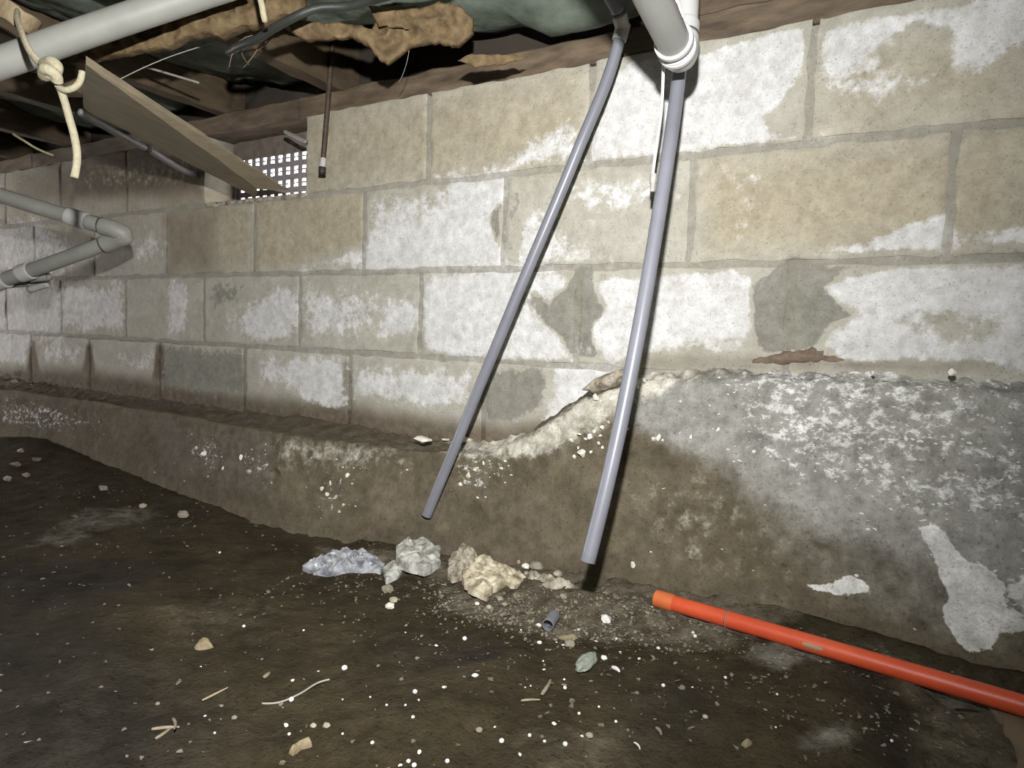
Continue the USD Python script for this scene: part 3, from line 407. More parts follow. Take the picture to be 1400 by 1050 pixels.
def stained(name, base, tones, coarse=9, fine=55, rough=.85, bump=.35, sharp=.10, dist=.004, pits=.35, spec=.3, speck=None, streak=1.0, patina=(.84, 1.08)):
    """Masonry or earth: two base tones, then stain layers (attribute channel, tone a, tone b, edge softness, noise weight).
    Coverage comes from the mesh's mask; noise breaks up its edges."""
    nodes = {
        'g': ('geometry', {}),
        'm1': ('mapping', {'scale': (1, 1, streak)}),
        'n1': ('noise_texture', {'scale': coarse, 'detail': 6, 'roughness': .62}),
        'n2': ('noise_texture', {'scale': fine, 'detail': 6, 'roughness': .7}),
        'n3': ('noise_texture', {'scale': fine * 5, 'detail': 3, 'roughness': .6}),
        'a1': ('attribute', {'attribute': 'mask_a'}), 's1': ('separate_color', {}),
        'a2': ('attribute', {'attribute': 'mask_b'}), 's2': ('separate_color', {}),
        'nm': ('mix_float', {'fac': .5}),
        'mw': ('mapping', {'scale': (1, 1, 1.35)}), 'nw': ('noise_texture', {'scale': fine * 1.25, 'detail': 6, 'roughness': .7, 'distortion': .15}),
        'rb': ('rgb_ramp', {'ramp': [(.3, base[0]), (.7, base[1])]}),
        'p': ('principled_bsdf', {'roughness': rough, 'specular_ior_level': spec}),
        'hb': ('mix_float', {'fac': .35}),
        'bp': ('bump', {'strength': bump, 'distance': dist}),
    }
    L = [('g.position', 'mw.vector'), ('mw.vector', 'nw.vector'), ('g.position', 'm1.vector'), ('m1.vector', 'n1.vector'), ('g.position', 'n2.vector'), ('g.position', 'n3.vector'),
         ('a1.color', 's1.color'), ('a2.color', 's2.color'), ('n1.fac', 'nm.a'), ('n2.fac', 'nm.b'), ('nm.result', 'rb.fac'),
         ('n2.fac', 'hb.a'), ('n3.fac', 'hb.b'), ('hb.result', 'bp.height'), ('bp.normal', 'p.normal')]
    cur = 'rb.color'
    for k, (src, ta, tb, soft, weight, nsrc) in enumerate(tones):
        nodes[f'ma{k}'] = ('math', {'math_type': 'multiply_add', 'value2': weight, 'value3': -weight * .5})     # (noise - .5) * weight
        nodes[f'ad{k}'] = ('math', {'math_type': 'add'})
        nodes[f'ss{k}'] = ('map_range', {'range_type': 'smoothstep', 'from_min': .5 - soft, 'from_max': .5 + soft, 'to_min': 0, 'to_max': 1, 'clamp': True})
        nodes[f'rt{k}'] = ('rgb_ramp', {'ramp': [(.32, ta), (.68, tb)]})
        nodes[f'mx{k}'] = ('mix_color', {'blend_type': 'mix'})
        L += [(nsrc, f'ma{k}.value1'), (f'ma{k}.value', f'ad{k}.value1'), (src, f'ad{k}.value2'), (f'ad{k}.value', f'ss{k}.value'), ('n2.fac', f'rt{k}.fac'),
              (f'ss{k}.result', f'mx{k}.fac'), (cur, f'mx{k}.a'), (f'rt{k}.color', f'mx{k}.b')]
        cur = f'mx{k}.result'
    nodes['pa'] = ('rgb_ramp', {'ramp': [(.34, (patina[0], patina[0] * .994, patina[0] * .965)), (.62, (patina[1],) * 3)]})
    nodes['mpa'] = ('mix_color', {'blend_type': 'multiply', 'fac': 1.0})
    nodes['n4'] = ('noise_texture', {'scale': coarse * 2.2, 'detail': 7, 'roughness': .72})
    L += [('m1.vector', 'n4.vector'), ('n4.fac', 'pa.fac'), (cur, 'mpa.a'), ('pa.color', 'mpa.b')]
    cur = 'mpa.result'
    if pits:
        nodes['rp'] = ('rgb_ramp', {'ramp': [(.28, (1 - pits,) * 3), (.42, (1, 1, 1))]})
        nodes['mp'] = ('mix_color', {'blend_type': 'multiply', 'fac': 1.0})
        L += [('n3.fac', 'rp.fac'), (cur, 'mp.a'), ('rp.color', 'mp.b')]
        cur = 'mp.result'
    if speck:
        nodes['mv'] = ('mapping', {'scale': (1, 1, 2.2)})
        nodes['vs'] = ('voronoi_texture', {'scale': speck[0], 'randomness': 1.0})
        nodes['vc'] = ('separate_color', {})
        nodes['pick'] = ('math', {'math_type': 'less_than'})
        nodes['rad'] = ('math', {'math_type': 'multiply', 'value2': .42})
        nodes['near'] = ('math', {'math_type': 'less_than'})
        nodes['wv'] = ('vector_math', {'math_type': 'multiply_add', 'vector2': (.012, .012, .012)})
        nodes['nv'] = ('noise_texture', {'scale': 60, 'detail': 2})
        nodes['thr'] = ('math', {'math_type': 'multiply_add', 'value2': speck[1], 'value3': speck[2]})
        nodes['cov'] = ('math', {'math_type': 'multiply'})
        nodes['ms'] = ('mix_color', {'blend_type': 'mix', 'b': speck[3]})
        L += [('g.position', 'nv.vector'), ('nv.color', 'wv.vector1'), ('g.position', 'wv.vector3'), ('wv.vector', 'mv.vector'), ('mv.vector', 'vs.vector'), ('vs.color', 'vc.color'), ('vs.distance', 'near.value1'), ('vc.g', 'rad.value1'), ('rad.value', 'near.value2'), ('s1.r', 'thr.value1'),
              ('vc.r', 'pick.value1'), ('thr.value', 'pick.value2'), ('pick.value', 'cov.value1'), ('near.value', 'cov.value2'), ('cov.value', 'ms.fac'), (cur, 'ms.a')]
        cur = 'ms.result'
    if False:
        nodes['vs'] = ('voronoi_texture', {'scale': speck[0]})
        nodes['rs'] = ('rgb_ramp', {'ramp': [(speck[1], (1, 1, 1)), (speck[1] + .05, (0, 0, 0))]})
        nodes['ms'] = ('mix_color', {'blend_type': 'mix', 'b': speck[2]})
        L += [('g.position', 'vs.vector'), ('vs.distance', 'rs.fac'), ('rs.color', 'ms.fac'), (cur, 'ms.a')]
        cur = 'ms.result'
    L.append((cur, 'p.base_color'))
    return make(name, nodes, L)


WHITE = ((.51, .505, .49), (.73, .73, .735))
wall_layers = [
    ('s1.g', (.325, .285, .205), (.45, .405, .305), .45, .5, 'n1.fac'),
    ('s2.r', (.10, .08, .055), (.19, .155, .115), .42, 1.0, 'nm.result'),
    ('s1.b', (.20, .195, .165), (.29, .283, .245), .09, 1.1, 'n2.fac'),
    ('s1.r', *WHITE, .10, 1.25, 'nm.result'),
]
M_BLOCK = stained('concrete_block', ((.355, .34, .285), (.505, .49, .43)), wall_layers, bump=.85, pits=.38)
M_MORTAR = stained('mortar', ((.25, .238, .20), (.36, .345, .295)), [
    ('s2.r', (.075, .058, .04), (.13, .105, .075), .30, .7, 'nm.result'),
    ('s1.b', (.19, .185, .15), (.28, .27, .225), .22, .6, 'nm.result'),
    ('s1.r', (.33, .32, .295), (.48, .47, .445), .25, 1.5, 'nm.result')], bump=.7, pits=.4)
M_FOOTING = stained('footing_concrete', ((.075, .062, .039), (.165, .14, .096)), [
    ('s1.b', (.215, .212, .192), (.345, .34, .315), .30, .7, 'nm.result'),
    ('s1.g', (.38, .355, .29), (.66, .635, .57), .28, 1.2, 'n2.fac'),
    ('s2.r', (.075, .06, .04), (.125, .10, .07), .35, .6, 'nm.result'),
    ('s1.r', (.50, .50, .48), (.80, .80, .78), .12, 1.7, 'nw.fac')], coarse=11, fine=42, bump=.9, pits=.5, dist=.007, patina=(.72, 1.24), speck=(100, .62, .004, (.66, .66, .64)))
M_SOIL = stained('damp_soil', ((.024, .0185, .0098), (.060, .0475, .028)), [
    ('s1.g', (.066, .055, .037), (.15, .13, .095), .35, .9, 'nm.result'),
    ('s1.b', (.018, .0155, .012), (.034, .029, .022), .40, .5, 'nm.result'),
    ('s1.r', (.13, .122, .10), (.25, .238, .205), .30, 1.2, 'nm.result')], coarse=6, fine=38, rough=.9, bump=1.0, pits=.6, dist=.010, spec=.12, patina=(.70, 1.30))
M_TIMBER = simple('old_timber', (.044, .031, .016), (.105, .075, .042), 14, .8, .3, stretch=(3, 1, 3))
M_BRACE = simple('weathered_board', (.17, .14, .092), (.27, .225, .15), 10, .8, .3, stretch=(6, 1, 6))
M_SILL = simple('stained_sill_timber', (.050, .035, .023), (.19, .14, .09), 9, .75, .35, stretch=(1, 4, 4), spread=.2)
M_DECK = simple('dark_subfloor', (.03, .024, .018), (.06, .048, .036), 8, .9, .2)
M_BATT = simple('green_insulation', (.075, .092, .074), (.175, .205, .17), 16, .95, .5, spread=.22, dist=.01, spec=.1)
M_KRAFT = simple('kraft_facing', (.075, .050, .026), (.215, .155, .085), 48, .9, .6, spread=.22, dist=.006, spec=.15)
M_WPVC = simple('white_plastic_pipe', (.48, .48, .475), (.58, .58, .575), 7, .38, .03)
M_NEAR = simple('grey_white_pipe', (.24, .245, .23), (.32, .32, .305), 7, .35, .03)  # same white pipe, darkened to carry the shade on the near run
M_WPVC_DUSTY = simple('dusty_white_pipe', (.25, .25, .225), (.36, .36, .33), 9, .5, .05)
M_GPVC = simple('grey_plastic_pipe', (.155, .16, .188), (.215, .22, .252), 12, .35, .05, spread=.3)
M_GRIM = simple('dusty_grey_fitting', (.32, .32, .31), (.52, .51, .49), 40, .6, .15)
M_GPOLE = simple('grey_conduit', (.19, .19, .20), (.28, .28, .29), 12, .5, .05)
M_ORANGE = simple('orange_plastic', (.54, .070, .026), (.68, .105, .038), 16, .42, .06)
M_ORANGE_TIP = simple('orange_tip_plastic', (.52, .115, .030), (.66, .18, .055), 30, .5, .06)
M_SCUFF = simple('scuffed_plastic', (.30, .20, .12), (.42, .30, .20), 60, .8, .2)
M_ROPE = simple('cotton_rope', (.32, .29, .19), (.47, .43, .31), 160, .9, .5)
M_STRAP = simple('tan_webbing', (.24, .18, .105), (.34, .265, .165), 120, .9, .5)
M_CORD = simple('white_cord', (.72, .71, .66), (.82, .81, .77), 60, .5, .05)
M_HOSE = simple('dark_hose', (.018, .020, .018), (.04, .043, .038), 20, .5, .1)
M_STEEL = simple('rusty_rod', (.05, .036, .025), (.12, .09, .065), 60, .6, .3, metallic=.4)
M_DARK = simple('dark_rubber', (.018, .016, .014), (.03, .028, .025), 30, .6, .1)
M_WIRE = simple('dull_wire', (.25, .24, .21), (.35, .34, .30), 60, .6, .1)
M_YWIRE = simple('yellowed_wire', (.28, .26, .13), (.38, .35, .2), 60, .6, .1)
M_GRILLE = simple('vent_plate', (.20, .185, .19), (.28, .26, .265), 30, .6, .1)
M_DIRTY_GRILLE = simple('dust_clogged_plate', (.10, .085, .07), (.20, .17, .14), 60, .9, .5)
M_DRIFT = simple('reddish_dirt', (.11, .08, .055), (.24, .185, .135), 70, .9, .6)
M_GRIT = simple('soil_grit', (.07, .06, .042), (.24, .21, .165), 35, .9, .3)
M_CRUMB = simple('litter_crumbs', (.08, .068, .047), (.30, .265, .205), 45, .9, .3)
M_FOAM = simple('white_foam_bead', (.62, .61, .585), (.74, .73, .71), 200, .8, .2, vary=.08)
M_PLASTIC = simple('grey_plastic_film', (.12, .125, .15), (.44, .45, .47), 38, .3, .5, spread=.12, dist=.006)
M_CHUNK = simple('dirty_white_foam', (.20, .195, .165), (.55, .55, .51), 45, .85, .5, spread=.13)
M_PLASTER = simple('yellowed_plaster', (.22, .175, .10), (.70, .64, .49), 40, .85, .5, spread=.13)
M_OLDPLASTER = simple('grimy_plaster', (.15, .125, .085), (.48, .44, .36), 55, .9, .5, spread=.13)
M_STONE = simple('mixed_stone', (.22, .19, .14), (.38, .34, .27), 60, .85, .4, vary=.35)
M_PINKSTONE = simple('dull_rubble', (.12, .092, .075), (.36, .30, .265), 50, .75, .5, spread=.16, vary=.3)
M_CHIP = simple('pale_chip', (.60, .57, .47), (.84, .81, .72), 90, .85, .3, vary=.15)
M_LEAF = simple('dry_leaf', (.15, .12, .066), (.30, .245, .15), 80, .8, .4, vary=.15)
M_STICK = simple('dry_twig', (.18, .14, .09), (.32, .27, .19), 90, .85, .4, vary=.2)
M_PALE = simple('pale_green_tuft', (.17, .185, .15), (.34, .365, .31), 130, .9, .6)
M_TAG = simple('white_label', (.78, .76, .74), (.82, .80, .78), 30, .5, .02)
M_RED = simple('red_print', (.55, .03, .05), (.60, .04, .06), 30, .5, .02)
M_EARTH_OUT = simple('outdoor_paving', (.42, .41, .42), (.52, .51, .52), 10, .9, .1)
M_RUST = simple('brown_board', (.14, .105, .068), (.23, .175, .115), 12, .8, .35, stretch=(2, 1, 2))

# ------------------------------------------------------------------ the wall of concrete blocks (structure)
X0, X1 = -1.6, 4.0
GAP = .013
wall = thing('wall_back', 'stained concrete block wall with white efflorescence', 'wall', kind='structure')


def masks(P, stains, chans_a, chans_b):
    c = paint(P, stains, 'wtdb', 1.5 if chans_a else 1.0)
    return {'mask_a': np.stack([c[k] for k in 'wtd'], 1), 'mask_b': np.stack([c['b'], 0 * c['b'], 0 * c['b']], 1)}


def block(x0, x1, z0, z1, seed, fine=.011):
    nx, nz = max(4, int((x1 - x0) / fine)), max(4, int((z1 - z0) / fine))
    xs = np.r_[x0, x0 + .004, np.linspace(x0, x1, nx)[1:-1], x1 - .004, x1]
    zs = np.r_[z0, z0 + .004, np.linspace(z0, z1, nz)[1:-1], z1 - .004, z1]
    X, Z = np.meshgrid(xs, zs, indexing='ij')
    P = np.c_[X.ravel(), Z.ravel()]
    e = np.minimum.reduce([P[:, 0] - x0, x1 - P[:, 0], P[:, 1] - z0, z1 - P[:, 1]])
    q = np.c_[P[:, 0], np.full(len(P), seed * 3.1), P[:, 1]]
    y = -.0052 + .0022 * (1 - np.clip(e / .006, 0, 1)) ** 2 + (meshkit.fbm(q * 22, 3, seed) - .5) * .004
    chip = np.clip((meshkit.noise(q * 26, seed + 5) - .72) * 6, 0, 1) * np.clip(1 - e / .022, 0, 1)
    y += chip * .0022
    wob = (meshkit.noise(q * 30, seed + 9) - .5) * .006 * (e < 1e-6)
    ox = np.where(np.isclose(P[:, 0], x0) | np.isclose(P[:, 0], x1), wob, 0)
    oz = np.where(np.isclose(P[:, 1], z0) | np.isclose(P[:, 1], z1), wob, 0)
    V, F = grid_mesh(np.c_[P[:, 0] + ox, y, P[:, 1] + oz], len(xs), len(zs))
    nX, nZ = len(xs), len(zs)
    rim = [i * nZ for i in range(nX)] + [(nX - 1) * nZ + j for j in range(1, nZ)] + [i * nZ + nZ - 1 for i in range(nX - 2, -1, -1)] + [j for j in range(nZ - 2, 0, -1)]
    rim = np.array(rim)
    nv = len(V)
    V = np.vstack([V, V[rim]])
    back = V[rim].copy(); back[:, 1] = .119
    rim = np.arange(nv, nv + len(rim))
    n = len(V)
    k = np.arange(len(rim)); j = (k + 1) % len(rim)
    S = np.vstack([np.stack([rim[k], n + k, n + j], 1), np.stack([rim[k], n + j, rim[j]], 1)])
    c = n + len(rim)
    Bk = np.stack([np.full(len(rim), c), n + j, n + k], 1)
    V = np.vstack([V, back, [[(x0 + x1) / 2, .119, (z0 + z1) / 2]]])
    m = trimesh.Trimesh(V, np.vstack([F, S, Bk]), process=False)
    return m


# course: (bottom, top, joint offset)
COURSES = [(.4, .6, .0096), (.2, .4, .22), (.0, .2, 0.0), (-.2, .0, .183), (-.4, -.2, 0.0)]
seed = 0
for ci, (zb, zt, off) in enumerate(COURSES):
    n0 = math.floor((X0 - off) / .4)
    for n in range(n0, n0 + 16):
        a, b = max(off + .4 * n, X0), min(off + .4 * (n + 1), X1)
        if b - a < .05:
            continue
        if ci == 0 and abs((a + b) / 2 - 1.01) < .1:      # the block left out for the vent
            continue
        seed += 1
        visible = -.7 < b and a < 3.1 and ci < 4
        m = block(a + GAP / 2, b - GAP / 2, zb + GAP / 2, zt - GAP / 2 * (ci > 0), seed, .011 if visible else .04)
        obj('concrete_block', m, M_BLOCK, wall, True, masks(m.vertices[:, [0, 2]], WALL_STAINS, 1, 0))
# mortar: one bed behind and between the blocks, struck nearly flush
xs, zs = np.arange(X0, X1, .014), np.arange(-.42, .4001, .0125)
parts = []
for (xa, xb, za, zb_) in ((X0, X1, -.42, .40), (X0, .80, .40, .592), (1.22, X1, .40, .592)):
    xs = np.linspace(xa, xb, int((xb - xa) / .012)); zs = np.linspace(za, zb_, int((zb_ - za) / .0125))
    X, Z = np.meshgrid(xs, zs, indexing='ij')
    q = np.c_[X.ravel(), 0 * X.ravel(), Z.ravel()]
    V = q.copy()
    V[:, 1] = -.0016 + (meshkit.fbm(q * 30, 3, 3) - .5) * .004
    Vt_, F = grid_mesh(V, len(xs), len(zs))
    parts.append(trimesh.Trimesh(Vt_, F, process=False))
m = cat(*parts)
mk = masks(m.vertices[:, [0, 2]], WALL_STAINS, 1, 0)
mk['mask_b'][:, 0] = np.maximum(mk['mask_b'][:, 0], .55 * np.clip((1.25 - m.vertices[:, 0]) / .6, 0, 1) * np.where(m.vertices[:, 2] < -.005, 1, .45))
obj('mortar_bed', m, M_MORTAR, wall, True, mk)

# ------------------------------------------------------------------ the poured footing with its ledge (structure)
EX = [-3,-.5,0,.3,.7,1.05,1.3,1.5,1.65,1.85,1.95,2.05,2.15,2.3,2.5,4]
EZ = [-.2,-.2,-.2,-.2,-.2,-.2,-.2,-.205,-.205,-.19,-.13,-.06,-.015,.0,.005,.01]
EY = [-.12,-.12,-.10,-.085,-.10,-.12,-.14,-.10,-.085,-.075,-.07,-.065,-.06,-.05,-.045,-.045]
BY = [-.16,-.16,-.14,-.13,-.14,-.165,-.185,-.185,-.165,-.15,-.15,-.15,-.15,-.145,-.15,-.15]


def foot_y(X, Z):
    zt, yt, yb = np.interp(X, EX, EZ), np.interp(X, EX, EY), np.interp(X, EX, BY)
    return yt + (yb - yt) * np.clip((zt - Z) / (zt + .40), 0, 1.3) ** 1.4


fx = np.r_[np.arange(X0, -.5, .04), np.arange(-.5, 3.1, .0075), np.arange(3.1, X1, .04)]
zt, yt = np.interp(fx, EX, EZ), np.interp(fx, EX, EY)
zs_ = np.convolve(np.pad(zt, 6, mode='edge'), np.ones(13) / 13, 'valid')
rows = []
NL, NF = 14, 62
for k in range(NL):                                   # ledge, wall to lip
    f = k / NL
    y = .012 + (yt + .010 - .012) * f
    z = zs_ + .028 * (1 - f) ** 2 - .003 * f
    rows.append(np.c_[fx, y, z])
for k in range(NF):                                   # lip down to below the soil
    f = k / (NF - 1)
    Z = zs_ - .002 + (-.47 - zs_) * f
    y = foot_y(fx, Z) + .010 * np.exp(-((zs_ - Z) / .012))
    rows.append(np.c_[fx, y, Z])
P = np.stack(rows, 1).reshape(-1, 3)
nr = NL + NF
row = np.tile(np.arange(nr), len(fx))
lip = np.exp(-((row - NL) / 5.0) ** 2)
crumble = paint(P[:, [0, 2]], [s for s in FOOT_STAINS if s[0] == 't'], 't')['t'] * ((P[:, 0] > 1.6) & (P[:, 2] > -.26))
n1 = meshkit.fbm(P * 9, 4, 21) - .5
n2 = meshkit.fbm(P * 55, 3, 22) - .5
n3 = meshkit.noise(P * 26, 23)
amp = np.interp(P[:, 0], [1.0, 1.6], [.45, 1])
out = n1 * .022 * amp + n2 * .006 + lip * n1 * .03 + crumble * (n2 * .03 + (n3 - .5) * .03)
for dx, dz, dr, dd in DENTS:
    dist = np.hypot(P[:, 0] - dx, (P[:, 2] - dz) * 1.3) + (n3 - .5) * dr * .9
    out -= dd * np.clip(1.2 - dist / dr, 0, 1) * (row > NL)
face = row >= NL - 2
P[:, 1] -= np.where(face, out, 0) * np.clip((row - NL + 2) / 9, 0, 1)
P[:, 2] += np.where(~face, (n1 * .022 + n2 * .018 + crumble * n2 * .02), (n1 * .022 + n2 * .008) * np.clip((NL + 7 - row) / 9, 0, 1)) * (row > 1)
V, F = grid_mesh(P, len(fx), nr)
mk = masks(V[:, [0, 2]], FOOT_STAINS, 0, 0)
ledge = (np.clip((NL + 1 - row) / 4, 0, 1)) * np.interp(V[:, 0], [1.55, 1.9], [1, 0])
mk['mask_b'][:, 0] = np.maximum(mk['mask_b'][:, 0], ledge * .8)
mk['mask_a'][:, 0] *= 1 - ledge
footing = thing('footing', 'poured concrete footing under the block wall, brown on the left, grey and white on the right', 'footing', kind='structure')
obj('footing_body', (V, F[:, ::-1]), M_FOOTING, footing, True, mk)
for i, (x, y, z, s) in enumerate(STONES):             # aggregate standing out of the worn face
    m = angular(np.array([s * 1.1, s * .9, s * .8]) * rng.uniform(.8, 1.2, 3), 300 + i)
    m.apply_transform(trimesh.transformations.random_rotation_matrix(rng.random(3)))
    m.apply_translation([x, y - s * .05, z])
    obj('aggregate_stone', m, M_CHIP, footing, False)
x, y, z = MOUND_CHUNK
m = slab([(-.045, -.012), (-.02, .008), (.02, .022), (.05, .026), (.05, .006), (.02, -.008), (-.02, -.02)], .03, 31, rough=.25)
obj('loose_mortar_lump', placed(m, (x, y + .006, z), (1, 0, 0.1), (0, -.1, 1)), M_OLDPLASTER, footing)

# ------------------------------------------------------------------ the dirt floor (structure)
BX = [-2, .3, .75, 1.08, 1.44, 1.7, 1.95, 2.15, 2.47, 2.66, 4]
BZ = [-.39, -.385, -.39, -.408, -.422, -.408, -.396, -.39, -.38, -.385, -.39]


def soil_z(x, y):
    x, y = np.asarray(x, float), np.asarray(y, float)
    p = np.c_[x.ravel(), y.ravel(), 0 * x.ravel()]
    near = np.clip((y + .75) / .6, 0, 1)
    z = -.402 + (np.interp(x, BX, BZ) + .402) * near
    z = z + ((meshkit.fbm(p * 3.2, 3, 41) - .5) * .030 + (meshkit.fbm(p * 16, 3, 42) - .5) * .012).reshape(x.shape)
    z = z + .05 * np.exp(-((x - .15) / .26) ** 2 - ((y + .2) / .13) ** 2)                      # heap in the left corner
    ridge = np.exp(-((y + .205 + .05 * (x - 1.9)) / .035) ** 2) * np.clip((x - 1.55) / .2, 0, 1) * np.clip((2.75 - x) / .3, 0, 1)
    z = z + ridge * .014
    fil = np.exp(-np.maximum(0, np.interp(x, EX, BY) - y) / .022) * np.clip((x - 1.2) / .3, 0, 1)
    z = z + .016 * fil
    o0, o1 = np.array(ORANGE[0]), np.array(ORANGE[-1])
    o1 = o0 + (o1 - o0) * 1.9
    d = (o1 - o0)[:2]; ll = np.linalg.norm(d); d = d / ll
    al, ac = (x - o0[0]) * d[0] + (y - o0[1]) * d[1], np.abs((x - o0[0]) * d[1] - (y - o0[1]) * d[0])
    top = np.interp(al, [0, ll], [o0[2], o1[2]]) - .0125 + np.clip(ac - .02, 0, 1) * .35
    return np.where((al > -.01) & (ac < .14), np.minimum(z, top), z)


gx = np.r_[np.arange(-1.6, 0, .03), np.arange(0, 3.1, .0085), np.arange(3.1, 4.01, .03)]
gy = np.r_[np.arange(-2.8, -1.2, .04), np.arange(-1.2, -.05, .0085), [-.03, 0.0]]
X, Y = np.meshgrid(gx, gy, indexing='ij')
q = np.c_[X.ravel(), Y.ravel(), 0 * X.ravel()]
Zs = soil_z(X, Y).ravel()
crumb = paint(q[:, :2], [s for s in FLOOR_STAINS if s[0] == 't'], 't')['t']
Zs += (meshkit.fbm(q * 48, 3, 46) - .5) * .007 + (meshkit.noise(q * 75, 44) - .5) * .006 * (.35 + crumb) + np.clip(meshkit.noise(q * 110, 45) - .6, 0, 1) * .012 * crumb
V, F = grid_mesh(np.c_[q[:, :2], Zs], len(gx), len(gy))
gm = paint(q[:, :2], FLOOR_STAINS, 'wtd')
obj_floor = obj('floor', (V, F), M_SOIL, '/World', True, {'mask_a': np.stack([gm[k] for k in 'wtd'], 1), 'mask_b': np.zeros((len(V), 3))})
tag(obj_floor, 'damp brown dirt floor scattered with white bits', 'floor', kind='structure')

# ------------------------------------------------------------------ timber and deck overhead (structure)
tag(obj('ceiling', box(X0 - .1, X1 + .1, -2.9, .16, .86, .885), M_DECK, smooth=False), 'dark underside of the floor boards overhead', 'ceiling', kind='structure')
sill = thing('trim_1', 'dark stained timber sill plate along the top of the block wall', 'sill plate', kind='structure')
for a, b in ((X0, -.2), (-.2, 1.18), (1.18, 2.19), (2.19, X1)):
    obj('sill_board', board((a + .002, .058, .627), (b - .002, .058, .627), (0, 0, 1), .054, .112, .004, int(a * 10) + 30, .003, 40), M_SILL, sill, 30)
obj('rim_board', board((2.19, .075, .75), (X1, .075, .75), (0, 0, 1), .20, .04, .003, 8, .002), M_SILL, sill, 30)
obj('rim_board', board((X0, .095, .76), (2.185, .095, .76), (0, 0, 1), .20, .04, .003, 9, .002), M_DECK, sill, 30)
for x in (-.78, -.37, .04, .45, .86, 1.30, 2.165, 2.8, 3.25):
    j = obj('floor_joist', board((x, -2.7, .757), (x, .07, .757), (0, 0, 1), .205, .045, .003, int(x * 100) + 200, .003, 60), M_TIMBER, smooth=30)
    tag(j, None, None, kind='structure')
    tag(j, 'timber floor joist running square to the block wall', 'joist', 'floor joists overhead')

# insulation between the joists
bays = [(-.35, .02, .0, 'greyish sagging insulation batt in the far left joist bay'), (.065, .43, .0, 'dim green insulation batt behind the hanging rope'),
        (.475, .835, .0, 'green insulation batt above the leaning board'), (.885, 1.275, .02, 'torn green insulation batt above the vent opening'),
        (1.325, 2.14, -.16, 'pale green insulation batt with long folds, leaving a dark gap over the sill'), (2.19, 2.77, .02, 'insulation batt in the joist bay above the right of the wall')]
for k, (xa, xb, ye, lab) in enumerate(bays):
    xs, ys = np.linspace(xa, xb, 34), np.linspace(-2.2, ye, 150)
    X, Y = np.meshgrid(xs, ys, indexing='ij')
    if ye < 0:
        Y = -2.2 + (Y + 2.2) * (np.interp(X, [1.66, 1.76], [ye, .02]) + 2.2) / (ye + 2.2)
    q = np.c_[X.ravel(), Y.ravel(), 0 * X.ravel()]
    s = np.sin(np.pi * (q[:, 0] - xa) / (xb - xa))
    low = .765 - .035 * s - .05 * (meshkit.fbm(q * np.array([6, 4, 1]), 3, 60 + k) - .35) - .02 * np.abs(np.sin(q[:, 1] * 14 + 3 * meshkit.noise(q * 3, 61 + k))) - .008 * meshkit.fbm(q * 40, 2, 62)
    if ye < 0:
        low -= .03 * np.exp(-((q[:, 1] - ye) / .08) ** 2) * (q[:, 0] < 1.72)
    if ye < 0:
        low -= .052 * np.exp(-((q[:, 1] + .02) / .08) ** 2) * np.clip((q[:, 0] - 1.84) / .08, 0, 1)
    Vb, Fb = grid_mesh(np.c_[q[:, :2], low], len(xs), len(ys))
    Vtop = np.c_[q[:, :2], np.full(len(q), .85)]
    n = len(q)
    nX, nY = len(xs), len(ys)
    rim = np.array([i * nY for i in range(nX)] + [(nX - 1) * nY + j for j in range(1, nY)] + [i * nY + nY - 1 for i in range(nX - 2, -1, -1)] + [j for j in range(nY - 2, 0, -1)])
    kk = np.arange(len(rim)); jj = (kk + 1) % len(rim)
    S = np.vstack([np.stack([rim[kk], rim[jj], n + rim[jj]], 1), np.stack([rim[kk], n + rim[jj], n + rim[kk]], 1)])
    tag(obj('insulation_batt', (np.vstack([Vb, Vtop]), np.vstack([Fb[:, ::-1], Fb + n, S])), M_BATT), lab, 'insulation')

# ------------------------------------------------------------------ the vent (structure)
vent = thing('window_1', 'foundation vent with a perforated grille showing daylight, left of the wall middle', 'vent', kind='structure')
VX0, VX1, VZ0, VZ1 = .80, 1.215, .405, .60
bars = []
px_, pz_ = .0325, .0365
nx = int((VX1 - VX0) / px_)
for i in range(nx + 2):
    x = VX1 - .006 - i * px_
    bars.append(box(max(x - .0078, VX0), x + .0078, .100, .104, VZ0, VZ1))
z = VZ0
kz = 0
while z < VZ1:
    bars.append(box(VX0, VX1, .0995, .1045, z, min(z + .0150, VZ1)))
    bars.append(box(VX0, VX1, .101, .103, z + .0245, z + .0272))
    z += pz_
obj('grille', cat(*bars), M_GRILLE, vent, False)
obj('grille_frame', cat(box(VX0 - .005, VX0 + .012, .094, .108, VZ0, VZ1), box(VX1 - .008, VX1 + .005, .094, .108, VZ0, VZ1), box(VX0, VX1, .094, .108, VZ0 - .006, VZ0 + .006)), M_GRILLE, vent, False)
clog = []
for i in range(nx + 1):
    for kz in range(2):
        xa, za = VX1 - .012 - i * px_, .550 + kz * .036
        if xa - px_ > VX0:
            clog.append(box(xa - px_ + .004, xa - .002, .092, .096, za, za + .033))
clog.append(box(VX0, VX1, .0925, .0955, .549, .60))
obj('dust_clogged_top', cat(*clog), M_DIRTY_GRILLE, vent, False)  # darker plate across the upper grille rows
obj('sill_mortar', slab([(VX0, -.002), (VX1, -.002), (VX1, .118), (VX0, .118)], .014, 5, rough=.3, dome=.1, base=.395), M_OLDPLASTER, vent)
tag(obj('ground', box(-6, 8, .13, 8, -.2, -.05), M_EARTH_OUT, smooth=False), 'pale paved ground outside beyond the vent', 'ground', kind='structure')

